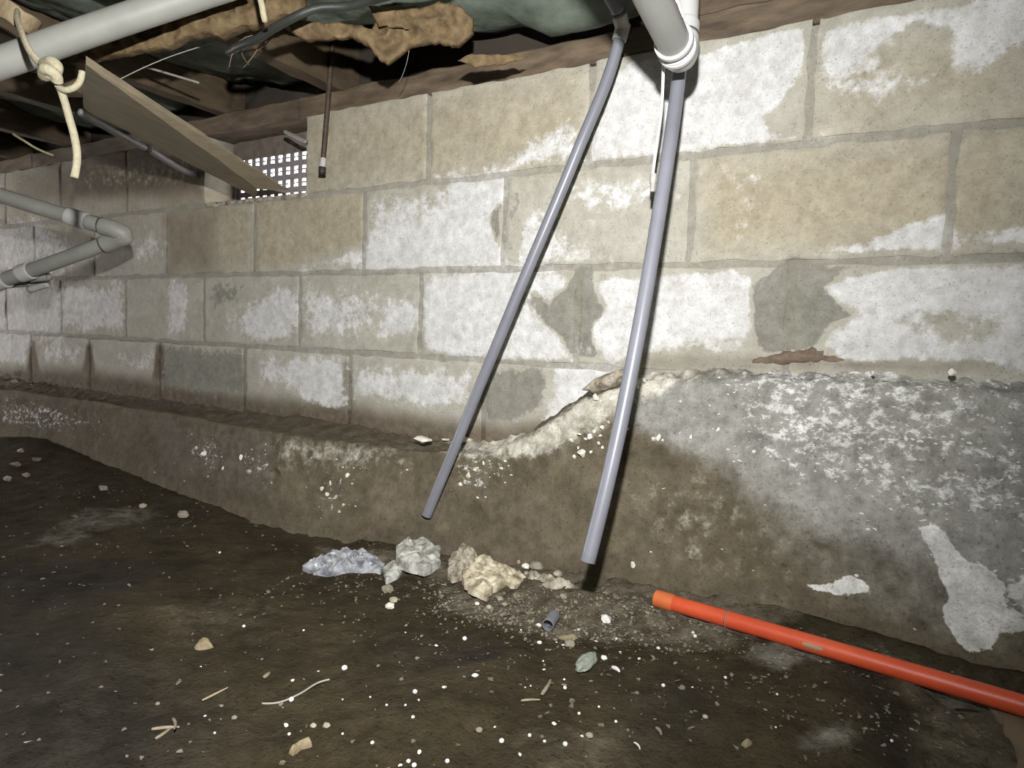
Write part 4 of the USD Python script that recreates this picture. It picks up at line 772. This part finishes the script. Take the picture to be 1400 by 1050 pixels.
# the rest of the crawl space, out of view
tag(obj('wall_left', cat(box(X0 - .1, X0, -2.8, -1.6, -.45, .66), box(X0 - .1, X0, -.3, .12, -.45, .66), box(X0 - .1, X0, -1.6, -.3, -.45, -.1), box(X0 - .1, X0, -1.6, -.3, .38, .66)), M_OLDPLASTER, smooth=False), 'far left crawl space wall', 'wall', kind='structure')  # opening added out of view so daylight brightens the left of the wall
tag(obj('wall_right', box(X1, X1 + .1, -2.8, .12, -.45, .66), M_OLDPLASTER, smooth=False), 'right crawl space wall', 'wall', kind='structure')

tag(obj('wall_front', cat(box(X0, X1, -2.9, -2.8, -.45, .66), box(X0, X1, -2.9, -2.8, .66, .90), box(X0 - .1, X0, -2.8, .12, .6, .9), box(X1, X1 + .1, -2.8, .12, .6, .9)), M_OLDPLASTER, smooth=False), 'crawl space wall behind the camera', 'wall', kind='structure')


def extend(P, length, end=0):
    """The same run carried on out of the picture."""
    P = np.array(P, float)
    if end == 0:
        d = P[0] - P[1]
        return np.vstack([P[0] + d / np.linalg.norm(d) * length, P])
    d = P[-1] - P[-2]
    return np.vstack([P, P[-1] + d / np.linalg.norm(d) * length])


# ------------------------------------------------------------------ leaning board and pipes
bl0, r0, r1, bl1, t1 = np.array(BRACE)
up0, up1 = np.array([0, 0, .014]), np.array([0, 0, .034])
V = np.array([bl0, r0, r1, bl1, bl0 + up0, r0 + up0, t1 + up1 * .3, bl1 + up1])
FB = [[0, 1, 2], [0, 2, 3], [4, 6, 5], [4, 7, 6], [0, 4, 5], [0, 5, 1], [1, 5, 6], [1, 6, 2], [2, 6, 7], [2, 7, 3], [3, 7, 4], [3, 4, 0]]
m = trimesh.Trimesh(V, FB); m.fix_normals()
for _ in range(4):
    m = m.subdivide()
m.vertices += (meshkit.noise(m.vertices * 30, 5)[:, None] - .5) * .003
tag(obj('leaning_board', m, M_BRACE, smooth=30), 'weathered tapering board slanting down from the joists into the vent opening', 'board')

H_ = np.array(HANGER)
tag(obj('hanger_block', board(H_[0], H_[1], RIGHT, .045, .035, .002, 6), M_SILL, smooth=30), 'short dark timber block at the upper end of the leaning board', 'block')
tag(obj('vent_tube', tube(VENT_ROD, .0055, 14, n=6), M_WPVC_DUSTY), 'short white tube slanting across the upper right of the vent', 'tube')
t = thing('large_drain_pipe', 'large white plastic drain pipe crossing the upper left corner under the joists', 'pipe')
obj('pipe_run', tube(extend(WHITE_PIPE, 1.3), .0255, 32, n=70), M_WPVC_DUSTY, t)

P_ = lambda L: np.array(L, float)
t = thing('waste_pipe', 'white plastic waste pipe bent sharply at an elbow low on the left wall', 'pipe')
A, Bp = P_(LOW_PIPE_A), P_(LOW_PIPE_B)
obj('upper_run', tube(extend(A, 1.2), .0195, 28, n=50), M_WPVC_DUSTY, t)
obj('lower_run', tube(extend(Bp, .45, 1), .0195, 28, n=50), M_WPVC_DUSTY, t)
da, db = A[-1] - A[-2], Bp[0] - Bp[1]
da /= np.linalg.norm(da); db /= np.linalg.norm(db)
el = smooth_path([A[-1] - da * .05, A[-1] - da * .01, (A[-1] + Bp[0]) / 2 + (da + db) / 2 * .012, Bp[0] - db * .01, Bp[0] - db * .05], 24)
obj('elbow', tube(el, .023, 28), M_WPVC_DUSTY, t)
obj('coupling', collar(A[-2], da, .0225, .05), M_WPVC, t)
obj('coupling', collar(Bp[2], Bp[2] - Bp[3], .0235, .035), M_WPVC, t)
obj('coupling', collar(Bp[3], Bp[2] - Bp[3], .0245, .04), M_WPVC, t)
T_ = P_(LOW_TEE)
obj('branch_stub', tube(T_, .012, 20, inner=.009), M_WPVC_DUSTY, t)
t = thing('small_branch_pipe', 'short thin white pipe stub below the waste pipe at the left edge', 'pipe')
obj('stub', tube(extend(LOW_SMALL, .5), .0105, 20, n=16), M_WPVC_DUSTY, t)
obj('drop_stub', tube(P_(LOW_SMALL_B), .0095, 20, n=12), M_GRIM, t)

t = thing('grey_supply_pipe', 'thinner grey plastic pipe slanting down from the sill, its cut end above the plaster rubble', 'pipe')
obj('pipe_run', tube(GREY_LEFT, .0108, 28, inner=.0085, n=60), M_GPVC, t)
G = P_(GREY_LEFT)
obj('coupling', collar(G[-1] + (G[-2] - G[-1]) * .12, G[-1] - G[-2], .0132, .030), M_GRIM, t)
GT = P_(GREY_LEFT_TOP)
obj('elbow', tube(np.vstack([G[-1], GT[1]]), .0132, 24, n=8), M_GRIM, t)
obj('upper_run', tube(GT[1:], .0108, 24, n=16), M_GPVC, t)
t = thing('grey_riser_pipe', 'grey plastic pipe hanging below the white elbow, its cut end near the orange pipe', 'pipe')
obj('pipe_run', tube(GREY_RIGHT, .0112, 28, inner=.0088, n=70), M_GPVC, t)

t = thing('white_drain_elbow', 'white plastic drain pipe with a double rimmed elbow turning up in front of the wall', 'pipe')
DP, UP = P_(DIAG_PIPE), P_(VENT_PIPE_UP)
E = P_(ELBOW)
dd = DP[1] - DP[0]; dd /= np.linalg.norm(dd)
uu = UP[1] - UP[0]; uu /= np.linalg.norm(uu)
obj('near_run', tube(np.vstack([E + dd * .03, DP[1:]]), .0235, 40, n=40), M_NEAR, t)
obj('riser', tube(np.vstack([E + uu * .04, UP[1:]]), .0190, 32, n=20), M_WPVC, t)
ang = np.linspace(0, 1, 12)[:, None]
bend = E + dd * .040 * (1 - ang) ** 2 + uu * .046 * ang ** 2 - (dd + uu) * .004 * np.sin(np.pi * ang)
obj('elbow_body', tube(bend, np.linspace(.0265, .0225, 12), 40), M_WPVC, t)
obj('socket_rim', tube(np.array([E + dd * s for s in (.026, .027, .033, .034)]), [.0275, .0285, .0285, .0275], 48), M_WPVC, t)
obj('socket_rim', tube(np.array([E + dd * s for s in (.048, .049, .055, .056)]), [.0275, .0285, .0285, .0275], 48), M_WPVC, t)
obj('socket_neck', tube(np.array([E + dd * .03, E + dd * .052]), .0262, 40), M_WPVC, t)
obj('riser_socket', collar(E + uu * .052, uu, .0222, .03), M_WPVC, t)
tp = P_(TAG)
tl = thing('pipe_label', 'white paper label with red print between the white pipes', 'label')
d_ = tp[1] - tp[0]; L_ = np.linalg.norm(d_); d_ /= L_
obj('label_strip', board(tp[0] - d_ * .03, tp[1], RIGHT, .011, .0012, .0003, 1, 0, 6), M_TAG, tl, 30)
obj('red_mark', board(tp[0] + d_ * .006 - FWD * .001, tp[0] + d_ * .016 - FWD * .001, RIGHT, .004, .0008, .0002, 1, 0, 3), M_RED, tl, 30)

t = thing('grey_conduit', 'thin grey conduit running behind the leaning board into the vent', 'conduit')
obj('conduit_run', tube(CONDUIT, .0085, 20, n=30), M_GPOLE, t)
obj('saddle_clip', collar(P_(CONDUIT)[1], P_(CONDUIT)[1] - P_(CONDUIT)[0], .0105, .014), M_STEEL, t)

t = thing('hanging_rod', 'thin dark metal rod hanging down the wall beside the vent', 'rod')
R_ = P_(ROD)
obj('rod_shaft', tube(R_, .0062, 16, n=20), M_STEEL, t)
rd = R_[-1] - R_[-2]; rd /= np.linalg.norm(rd)
obj('end_ferrule', tube(np.array([R_[-1] - rd * .035, R_[-1] - rd * .012]), .0078, 18), M_GRIM, t)
obj('end_socket', tube(np.array([R_[-1] - rd * .013, R_[-1] + rd * .002]), .0088, 18, inner=.006), M_DARK, t)

t = thing('white_pull_cord', 'white cord with a small grey plug hanging beside the grey riser pipe', 'cord')
obj('cord', tube(CORD, .0026, 14, n=40), M_CORD, t)
ce = P_(CORD_END)
obj('plug', cat(tube(np.array([ce[0], ce[0] * .5 + ce[1] * .5]), .0055, 14), tube(np.array([ce[0] * .5 + ce[1] * .5, ce[1]]), .0042, 12)), M_GRIM, t)

t = thing('orange_pole', 'long orange plastic pipe lying on the dirt along the footing', 'pipe')
O = P_(ORANGE)
ORr = .0128
Op = O[0] + np.linspace(0, 1.9, 152)[:, None] * (O[-1] - O[0])
obj('pole_shaft', tube(Op, ORr, 32), M_ORANGE, t)
obj('end_sleeve', tube(np.array([Op[0] - (Op[5] - Op[0]) * .0, Op[5]]), ORr * 1.10, 32, inner=ORr * .8), M_ORANGE_TIP, t)
k = 19
obj('joint_ring', tube(np.array([Op[k], Op[k] + (Op[k + 1] - Op[k]) * .35]), ORr * 1.02, 32), M_SCUFF, t)
sc = Op[36:45] + np.array([-.004, -.0102, .001])
obj('scuff', tube(sc, [.0004, .0022, .0036, .0044, .0042, .0040, .003, .002, .0004], 12, flat=.7), M_SCUFF, t)

# ropes, straps, wires
t = thing('hanging_rope', 'knotted cream cotton rope hanging round the large white drain pipe', 'rope')
obj('rope_loop', tube(ROPE_MAIN, [.0075] * 30, 14, n=30, flat=.6), M_ROPE, t)
obj('knot', tube(ROPE_KNOT, .0085, 14, n=60), M_ROPE, t)
obj('rope_tail', tube(ROPE_TAIL, .0058, 14, n=50), M_ROPE, t)
obj('curled_end', tube(ROPE_CURL, .0048, 14, n=30), M_ROPE, t)
tag(obj('webbing_strap', tube(STRAP, .016, 14, n=24, flat=.15), M_STRAP), 'tan webbing strap curling over the pipe at the upper left corner', 'strap')
tag(obj('short_rope', tube(ROPE_B, .0052, 12, n=20), M_ROPE), 'short end of cream rope hanging against the brown facing at the top', 'rope')
tag(obj('black_hose', tube(HOSE, .0075, 16, n=40), M_HOSE), 'dark hose sagging from the joists above the vent', 'hose')
tag(obj('loose_wire', tube(WIRE_A, .0011, 8, n=20), M_WIRE), 'long thin wire stretched above the leaning board', 'wire')
tag(obj('loose_wire', tube(WIRE_B, .0028, 8, n=12), M_WIRE), 'short pale rod under the insulation above the leaning board', 'wire')
tag(obj('loose_wire', tube(WIRE_C, .003, 8, n=12), M_YWIRE), 'yellowed wire sagging in the dark left of the rope', 'wire')

t = thing('dry_twigs', 'tangle of thin dry twigs hanging under the brown paper above the board', 'twigs')
for tw in TWIGS:
    obj('twig_stem', tube(np.array(tw), [.0011] * 10, 7, n=10), M_SILL, t)
tag(obj('cobweb_strand', tube(WEB, .0007, 6, n=12), M_WIRE), 'dusty cobweb strand hanging across the dark gap over the sill', 'cobweb')


def hung(name, D, h, seed, mat, label, cat_, rough=.8, dome=.3):
    m = slab(D['poly'], h, seed, step=.006, rough=rough, dome=dome, freq=26, crease=1.0)
    tag(obj(name, placed(m, D['o'], D['u'], D['v']), mat), label, cat_)


hung('torn_facing', KRAFT_A, .022, 71, M_KRAFT, 'torn brown kraft facing hanging in a ragged strip over the dark gap', 'insulation')
hung('paper_facing', KRAFT_B, .03, 72, M_KRAFT, 'crumpled brown kraft paper behind the large white drain pipe', 'insulation')
hung('torn_flap', KRAFT_FLAP, .006, 73, M_KRAFT, 'small folded brown flap above the ragged strip', 'insulation')
hung('torn_scrap', RIM_FLAKE, .006, 74, M_KRAFT, 'brown scrap lying along the sill by the dark gap', 'scrap')

# ------------------------------------------------------------------ rubble and litter
fz = lambda x, y: float(soil_z(np.array([x]), np.array([y]))[0])


def on_floor(name, poly, h, seed, mat, label, category, rough=.4, dome=.6, freq=60, parts=None, smooth=True, sink=.004, crease=0.0):
    poly = np.array(poly)
    c = poly.mean(0)
    m = slab(poly - c, h + sink, seed, rough=rough, dome=dome, freq=freq, crease=crease)
    m.vertices[:, 2] += fz(*c) - sink
    m.vertices[:, :2] += c
    return tag(obj(name, m, mat, smooth=smooth), label, category)


on_floor('plastic_sheet', PLASTIC, .016, 81, M_PLASTIC, 'crumpled grey plastic film lying in the dirt at the foot of the footing', 'plastic sheet', rough=.5, dome=.45, freq=60, crease=.75, smooth=25)
on_floor('foam_lump', FOAM_CHUNK, .024, 82, M_CHUNK, 'dirty white foam lump beside the crumpled plastic film', 'foam', rough=.3, dome=.3, freq=34, crease=.4, smooth=25)
on_floor('foam_lump', FOAM_SMALL, .014, 83, M_CHUNK, 'small broken foam piece between the film and the big foam lump', 'foam', rough=.4, dome=.35, freq=60, crease=.5, smooth=25)
on_floor('plaster_lump', PLASTER, .018, 84, M_PLASTER, 'yellowed plaster lump with a ragged front edge under the thinner grey pipe', 'plaster', rough=.45, dome=.35, freq=50, crease=.4, smooth=25)
on_floor('plaster_lump', PLASTER_BACK, .022, 85, M_OLDPLASTER, 'folded grimy plaster piece behind the yellowed lump', 'plaster', rough=.6, dome=.4, freq=60, crease=.6, smooth=25)
on_floor('plaster_strip', PLASTER_STRIP, .009, 86, M_OLDPLASTER, 'flat grimy plaster strip ending below the hanging grey riser', 'plaster', rough=.6, freq=70, crease=1.0, smooth=25)
on_floor('dry_leaf', LEAF_A, .006, 87, M_LEAF, 'dry tan leaf alone on the dark dirt at left', 'leaf', rough=.8)
on_floor('dry_leaf', LEAF_B, .008, 88, M_LEAF, 'curved brown seed pod near the bottom edge', 'pod', rough=.5)
on_floor('dry_leaf', LEAF_C, .004, 89, M_LEAF, 'narrow tan leaf beside the grey pipe offcut', 'leaf', rough=.6)
on_floor('dry_leaf', LEAF_D, .004, 90, M_LEAF, 'small yellow leaf below the orange pipe', 'leaf', rough=.6)
on_floor('white_shard', SHARD, .005, 91, M_FOAM, 'white flat shard on the crumbs below the hanging grey riser', 'shard', rough=.5)
Bd = np.array(BOARD); c = Bd.mean(0)
m = slab(Bd - c, .02, 92, step=.012, rough=.06, dome=.05, freq=30)
m.vertices += [c[0], c[1], -.396]
tag(obj('ground_board', m, M_RUST, smooth=30), 'brown board corner lying on the floor at the lower right', 'board')

x, y, w, h = PALE_FOAM
m = blob((w * 1.0, h * 1.5, .018), 93, .3, 2.5)
m.apply_translation([x, y, fz(x, y) + .005])
tag(obj('insulation_tuft', m, M_PALE), 'pale greenish insulation tuft on the dirt between grey pipe and orange pipe', 'tuft')
a, b = OFFCUT
za, zb2 = fz(*a), fz(*b)
tag(obj('pipe_offcut', tube(np.array([[a[0], a[1], za + .010], [b[0], b[1], zb2 + .010]]), .0095, 24, inner=.0075, n=6), M_GPVC), 'short grey pipe offcut lying on the dirt', 'pipe offcut')

ORD = ['first', 'second', 'third', 'fourth', 'fifth', 'sixth', 'seventh', 'eighth', 'ninth', 'tenth', 'eleventh', 'twelfth', 'thirteenth', 'fourteenth']
CLOD_LABELS = {0: 'brown dirt clod just below the small foam piece', 1: 'brown clod second from the foam pieces', 2: 'pale clod at the end of the row below the foam', 3: 'grey pebble behind the plaster strip, left one', 4: 'grey pebble behind the plaster strip, right one',
               6: 'round brown stone below the narrow tan leaf', 7: 'tan stone beside a white bead near the bottom edge', 8: 'cream pebble at the tip of the insulation tuft', 18: 'bluish grey pebble left of the bottom bead cluster', 25: 'dark flat stone on the pale dust at far left'}
for i, (x, y, s) in enumerate(CLODS):
    mt = M_CHIP if i in (2, 5, 8, 9, 10, 17) else M_OLDPLASTER if i in (11, 12, 13, 14, 15, 16) else M_STONE
    m = blob((s * 1.1, s * .95, s * .75), 500 + i, .3, 2.0)
    m.apply_translation([x, y, fz(x, y) + s * .22])
    o = obj('pebble', m, mt, smooth=True)
    if i in CLOD_LABELS:
        tag(o, CLOD_LABELS[i], 'stone')
    elif 10 < i < 18:
        tag(o, 'small grimy plaster crumb fallen round the yellowed lump', 'crumb', 'plaster crumbs round the lump')
    else:
        tag(o, 'small dull pebble lying loose on the dirt floor', 'stone', 'loose pebbles on the dirt')
# white beads: one prototype shape, many places
bead = blob((1, 1, .9), 7, .14, 1.6, 2)
flat = blob((1.25, .8, .6), 9, .3, 1.8, 2)
chipm = angular((1.1, .8, .6), 12)
protos = []
for i, (x, y, s) in enumerate(PELLETS):
    k = (0, 0, 1, 0, 2)[i % 5]
    z = fz(x, y)
    xf = UsdGeom.Xform.Define(stage, path('foam_bead'))
    xf.AddTranslateOp().Set(Gf.Vec3d(x, y, z + s * .32))
    xf.AddRotateZOp().Set(float(rng.uniform(0, 360)))
    xf.AddScaleOp().Set(Gf.Vec3f(float(s * .9)))
    pr = xf.GetPrim()
    tag(pr, 'small white foam bead scattered on the dirt floor', 'bead', 'white beads on the dirt')
    if len(protos) <= k or protos[k] is None:
        while len(protos) <= k:
            protos.append(None)
        usdkit.mesh(stage, str(pr.GetPath()) + '/bead_body', (bead, flat, chipm)[k], M_FOAM, smooth=(k < 2))
        protos[k] = pr
    else:
        pr.GetReferences().AddInternalReference(Sdf.Path(str(protos[k].GetPath())))
        pr.SetInstanceable(True)
STICK_LABELS = ['pale straight twig on the dark dirt left of the wire', 'longer twig of the crossed pair at lower left', 'slanted twig under the crossed pair at lower left', 'short upright twig through the crossed pair at lower left',
                'leaning stub of the bent twig in the middle of the floor', 'flat part of the bent twig in the middle of the floor', 'white sliver right of the insulation tuft', 'thin pale splinter near the bottom edge', 'grey splinter near the bottom edge',
                'dark nail on the pale dust below the orange pipe', 'pale crumbled twig above the long wire']
for i, (a, b, w) in enumerate(STICKS):
    pa, pb = np.array([*a, fz(*a) + w * .6]), np.array([*b, fz(*b) + w * .6])
    if i == 3:
        pa[2] += .004; pb[2] += .006
    mid = (pa + pb) / 2 + np.array([.001, .0012, .0005])
    m = tube(np.array([pa, mid, pb]), np.array([.8, 1, 1.05, 1, .9, .7, .5]) * w * .55, 10, n=7)
    tag(obj('nail' if i == 9 else 'splinter' if i in (6, 7, 8) else 'twig', m, M_DARK if i == 9 else M_FOAM if i in (6, 7) else M_STICK), STICK_LABELS[i], 'nail' if i == 9 else 'splinter' if i in (6, 7, 8) else 'twig')
Fb = np.array([[x, y, fz(x, y) + .003] for x, y in FIBRE])
tag(obj('bent_wire', tube(Fb, .0013, 8, n=24), M_WIRE), 'long thin bent wire lying on the dirt near the bottom left', 'wire')

for i, (x, y, z, s) in enumerate(LEDGE_RUBBLE):
    m = angular(np.array([s * 1.3, s, s * .8]), 700 + i, 18)
    m.apply_transform(trimesh.transformations.rotation_matrix(rng.uniform(0, 6), [0, 0, 1]))
    m.apply_translation([x, y, -.168 + s * .25])
    tag(obj('rubble_stone', m, M_PINKSTONE, smooth=False), ORD[int(np.argsort(np.argsort([q_[0] for q_ in LEDGE_RUBBLE]))[i])] + ' broken stone from the left in the rubble on the footing ledge', 'stone', 'rubble on the left ledge')
CHIP_LABELS = ['thin white plaster chip lying left of the grey pipe on the ledge', None, 'broad white plaster chip on the lip right of the grey pipe', 'white plaster chip second right of the grey pipe on the lip']
for i, (x, y, z, s) in enumerate(LEDGE_CHIPS):
    m = angular(np.array([s * 1.3, s * .9, s * .45]), 740 + i, 16)
    m.apply_translation([x, y, z + s * .12 + .004])
    o = obj('plaster_chip', m, M_CHIP, smooth=False)
    if i < 4 and CHIP_LABELS[i]:
        tag(o, CHIP_LABELS[i], 'plaster chip')
    else:
        tag(o, ORD[int(np.argsort(np.argsort([q_[0] for q_ in LEDGE_CHIPS]))[i])] + ' pale mortar chip from the left along the worn footing lip', 'plaster chip', 'chips along the footing lip')
for i, (x, y, z, s) in enumerate(HEAP):
    m = angular(np.array([s * 1.3, s, s * .8]), 760 + i, 16)
    m.apply_translation([x, y, fz(x, y) + s * .2])
    tag(obj('heap_stone', m, M_PINKSTONE, smooth=False), ORD[int(np.argsort(np.argsort([q_[0] for q_ in HEAP]))[i])] + ' dark stone from the left on the dirt heap at far left', 'stone', 'stones on the left heap')
# dirt drifted on the right ledge
m = slab(DIRT_DRIFT, .026, 95, step=.006, rough=.5, dome=.85, freq=50)
m = placed(m, (0, .004, 0), (1, 0, 0), (0, 0, 1))
tag(obj('ledge_dirt', m, M_DRIFT), 'reddish brown dirt drifted on the right ledge under the dark damp patch', 'dirt', kind='stuff')
# grit: too fine and too many to count
g = np.random.default_rng(5)
LUMPS = [np.array(p) for p in (PLASTIC, FOAM_CHUNK, FOAM_SMALL, PLASTER, PLASTER_BACK, PLASTER_STRIP, BOARD)]
po, pd = np.array(ORANGE[0])[:2], np.array(ORANGE[-1])[:2] - np.array(ORANGE[0])[:2]
pn = pd / np.linalg.norm(pd)
cp = [np.array(p) for c_, v_, f_, p in FLOOR_STAINS if c_ == 't' and v_ > .9][0]
HULLS = []
for i in range(24):
    p = g.normal(size=(8, 3)); p /= np.linalg.norm(p, axis=1, keepdims=True)
    HULLS.append(trimesh.convex.convex_hull(p * [1, g.uniform(.5, 1), .65]))


def clear(q_):
    ok = np.ones(len(q_), bool)
    for p in LUMPS:
        ok &= ~inside(p, q_) & (edge_distance(p, q_) > .005)
    w_ = q_ - po
    return ok & ~((w_ @ pn > -.02) & (np.abs(w_[:, 0] * pn[1] - w_[:, 1] * pn[0]) < .022))


def strew(q_, size):
    z_ = soil_z(q_[:, 0], q_[:, 1])
    V_, F_, n_ = [], [], 0
    for (x, y), z, s in zip(q_, z_, size):
        h = HULLS[g.integers(24)]
        a_ = g.uniform(0, 2 * np.pi)
        c_, s_ = np.cos(a_), np.sin(a_)
        V_.append(h.vertices @ np.array([[c_, s_, 0], [-s_, c_, 0], [0, 0, 1]]) * s + [x, y, z + s * .3])
        F_.append(h.faces + n_)
        n_ += len(h.vertices)
    return trimesh.Trimesh(np.vstack(V_), np.vstack(F_), process=False)


dist_in = lambda q_: edge_distance(cp, q_) * np.where(inside(cp, q_), 1, -1)
q1 = np.vstack([np.c_[g.uniform(1.6, 2.75, 1500), -.17 - np.abs(g.normal(0, .16, 1500))], np.c_[g.uniform(.6, 2.8, 1000), g.uniform(-.95, -.16, 1000)]])
q1 = q1[clear(q1) & (dist_in(q1) < -.01)]
bits = strew(q1, .0011 * g.uniform(.5, 1, len(q1)) ** -2 * 1.2)
q2 = np.c_[g.uniform(cp[:, 0].min() - .08, cp[:, 0].max(), 14000), g.uniform(cp[:, 1].min() - .06, cp[:, 1].max(), 14000)]
q2 = q2[(g.random(len(q2)) < np.clip((dist_in(q2) + .05) / .10, 0, 1) ** 1.5) & (q2[:, 1] < -.165)]
q2 = q2[clear(q2)][:2600]
crumbs = strew(q2, .0009 * g.uniform(.36, 1, len(q2)) ** -1.7)
tag(obj('crumb_litter', crumbs, M_CRUMB, smooth=False), 'pale crumbs and chips strewn thickly along the foot of the footing', 'crumbs', kind='stuff')
tag(obj('dirt_grit', bits, M_GRIT, smooth=False), 'fine grit and crumbs strewn over the dirt floor', 'grit', kind='stuff')
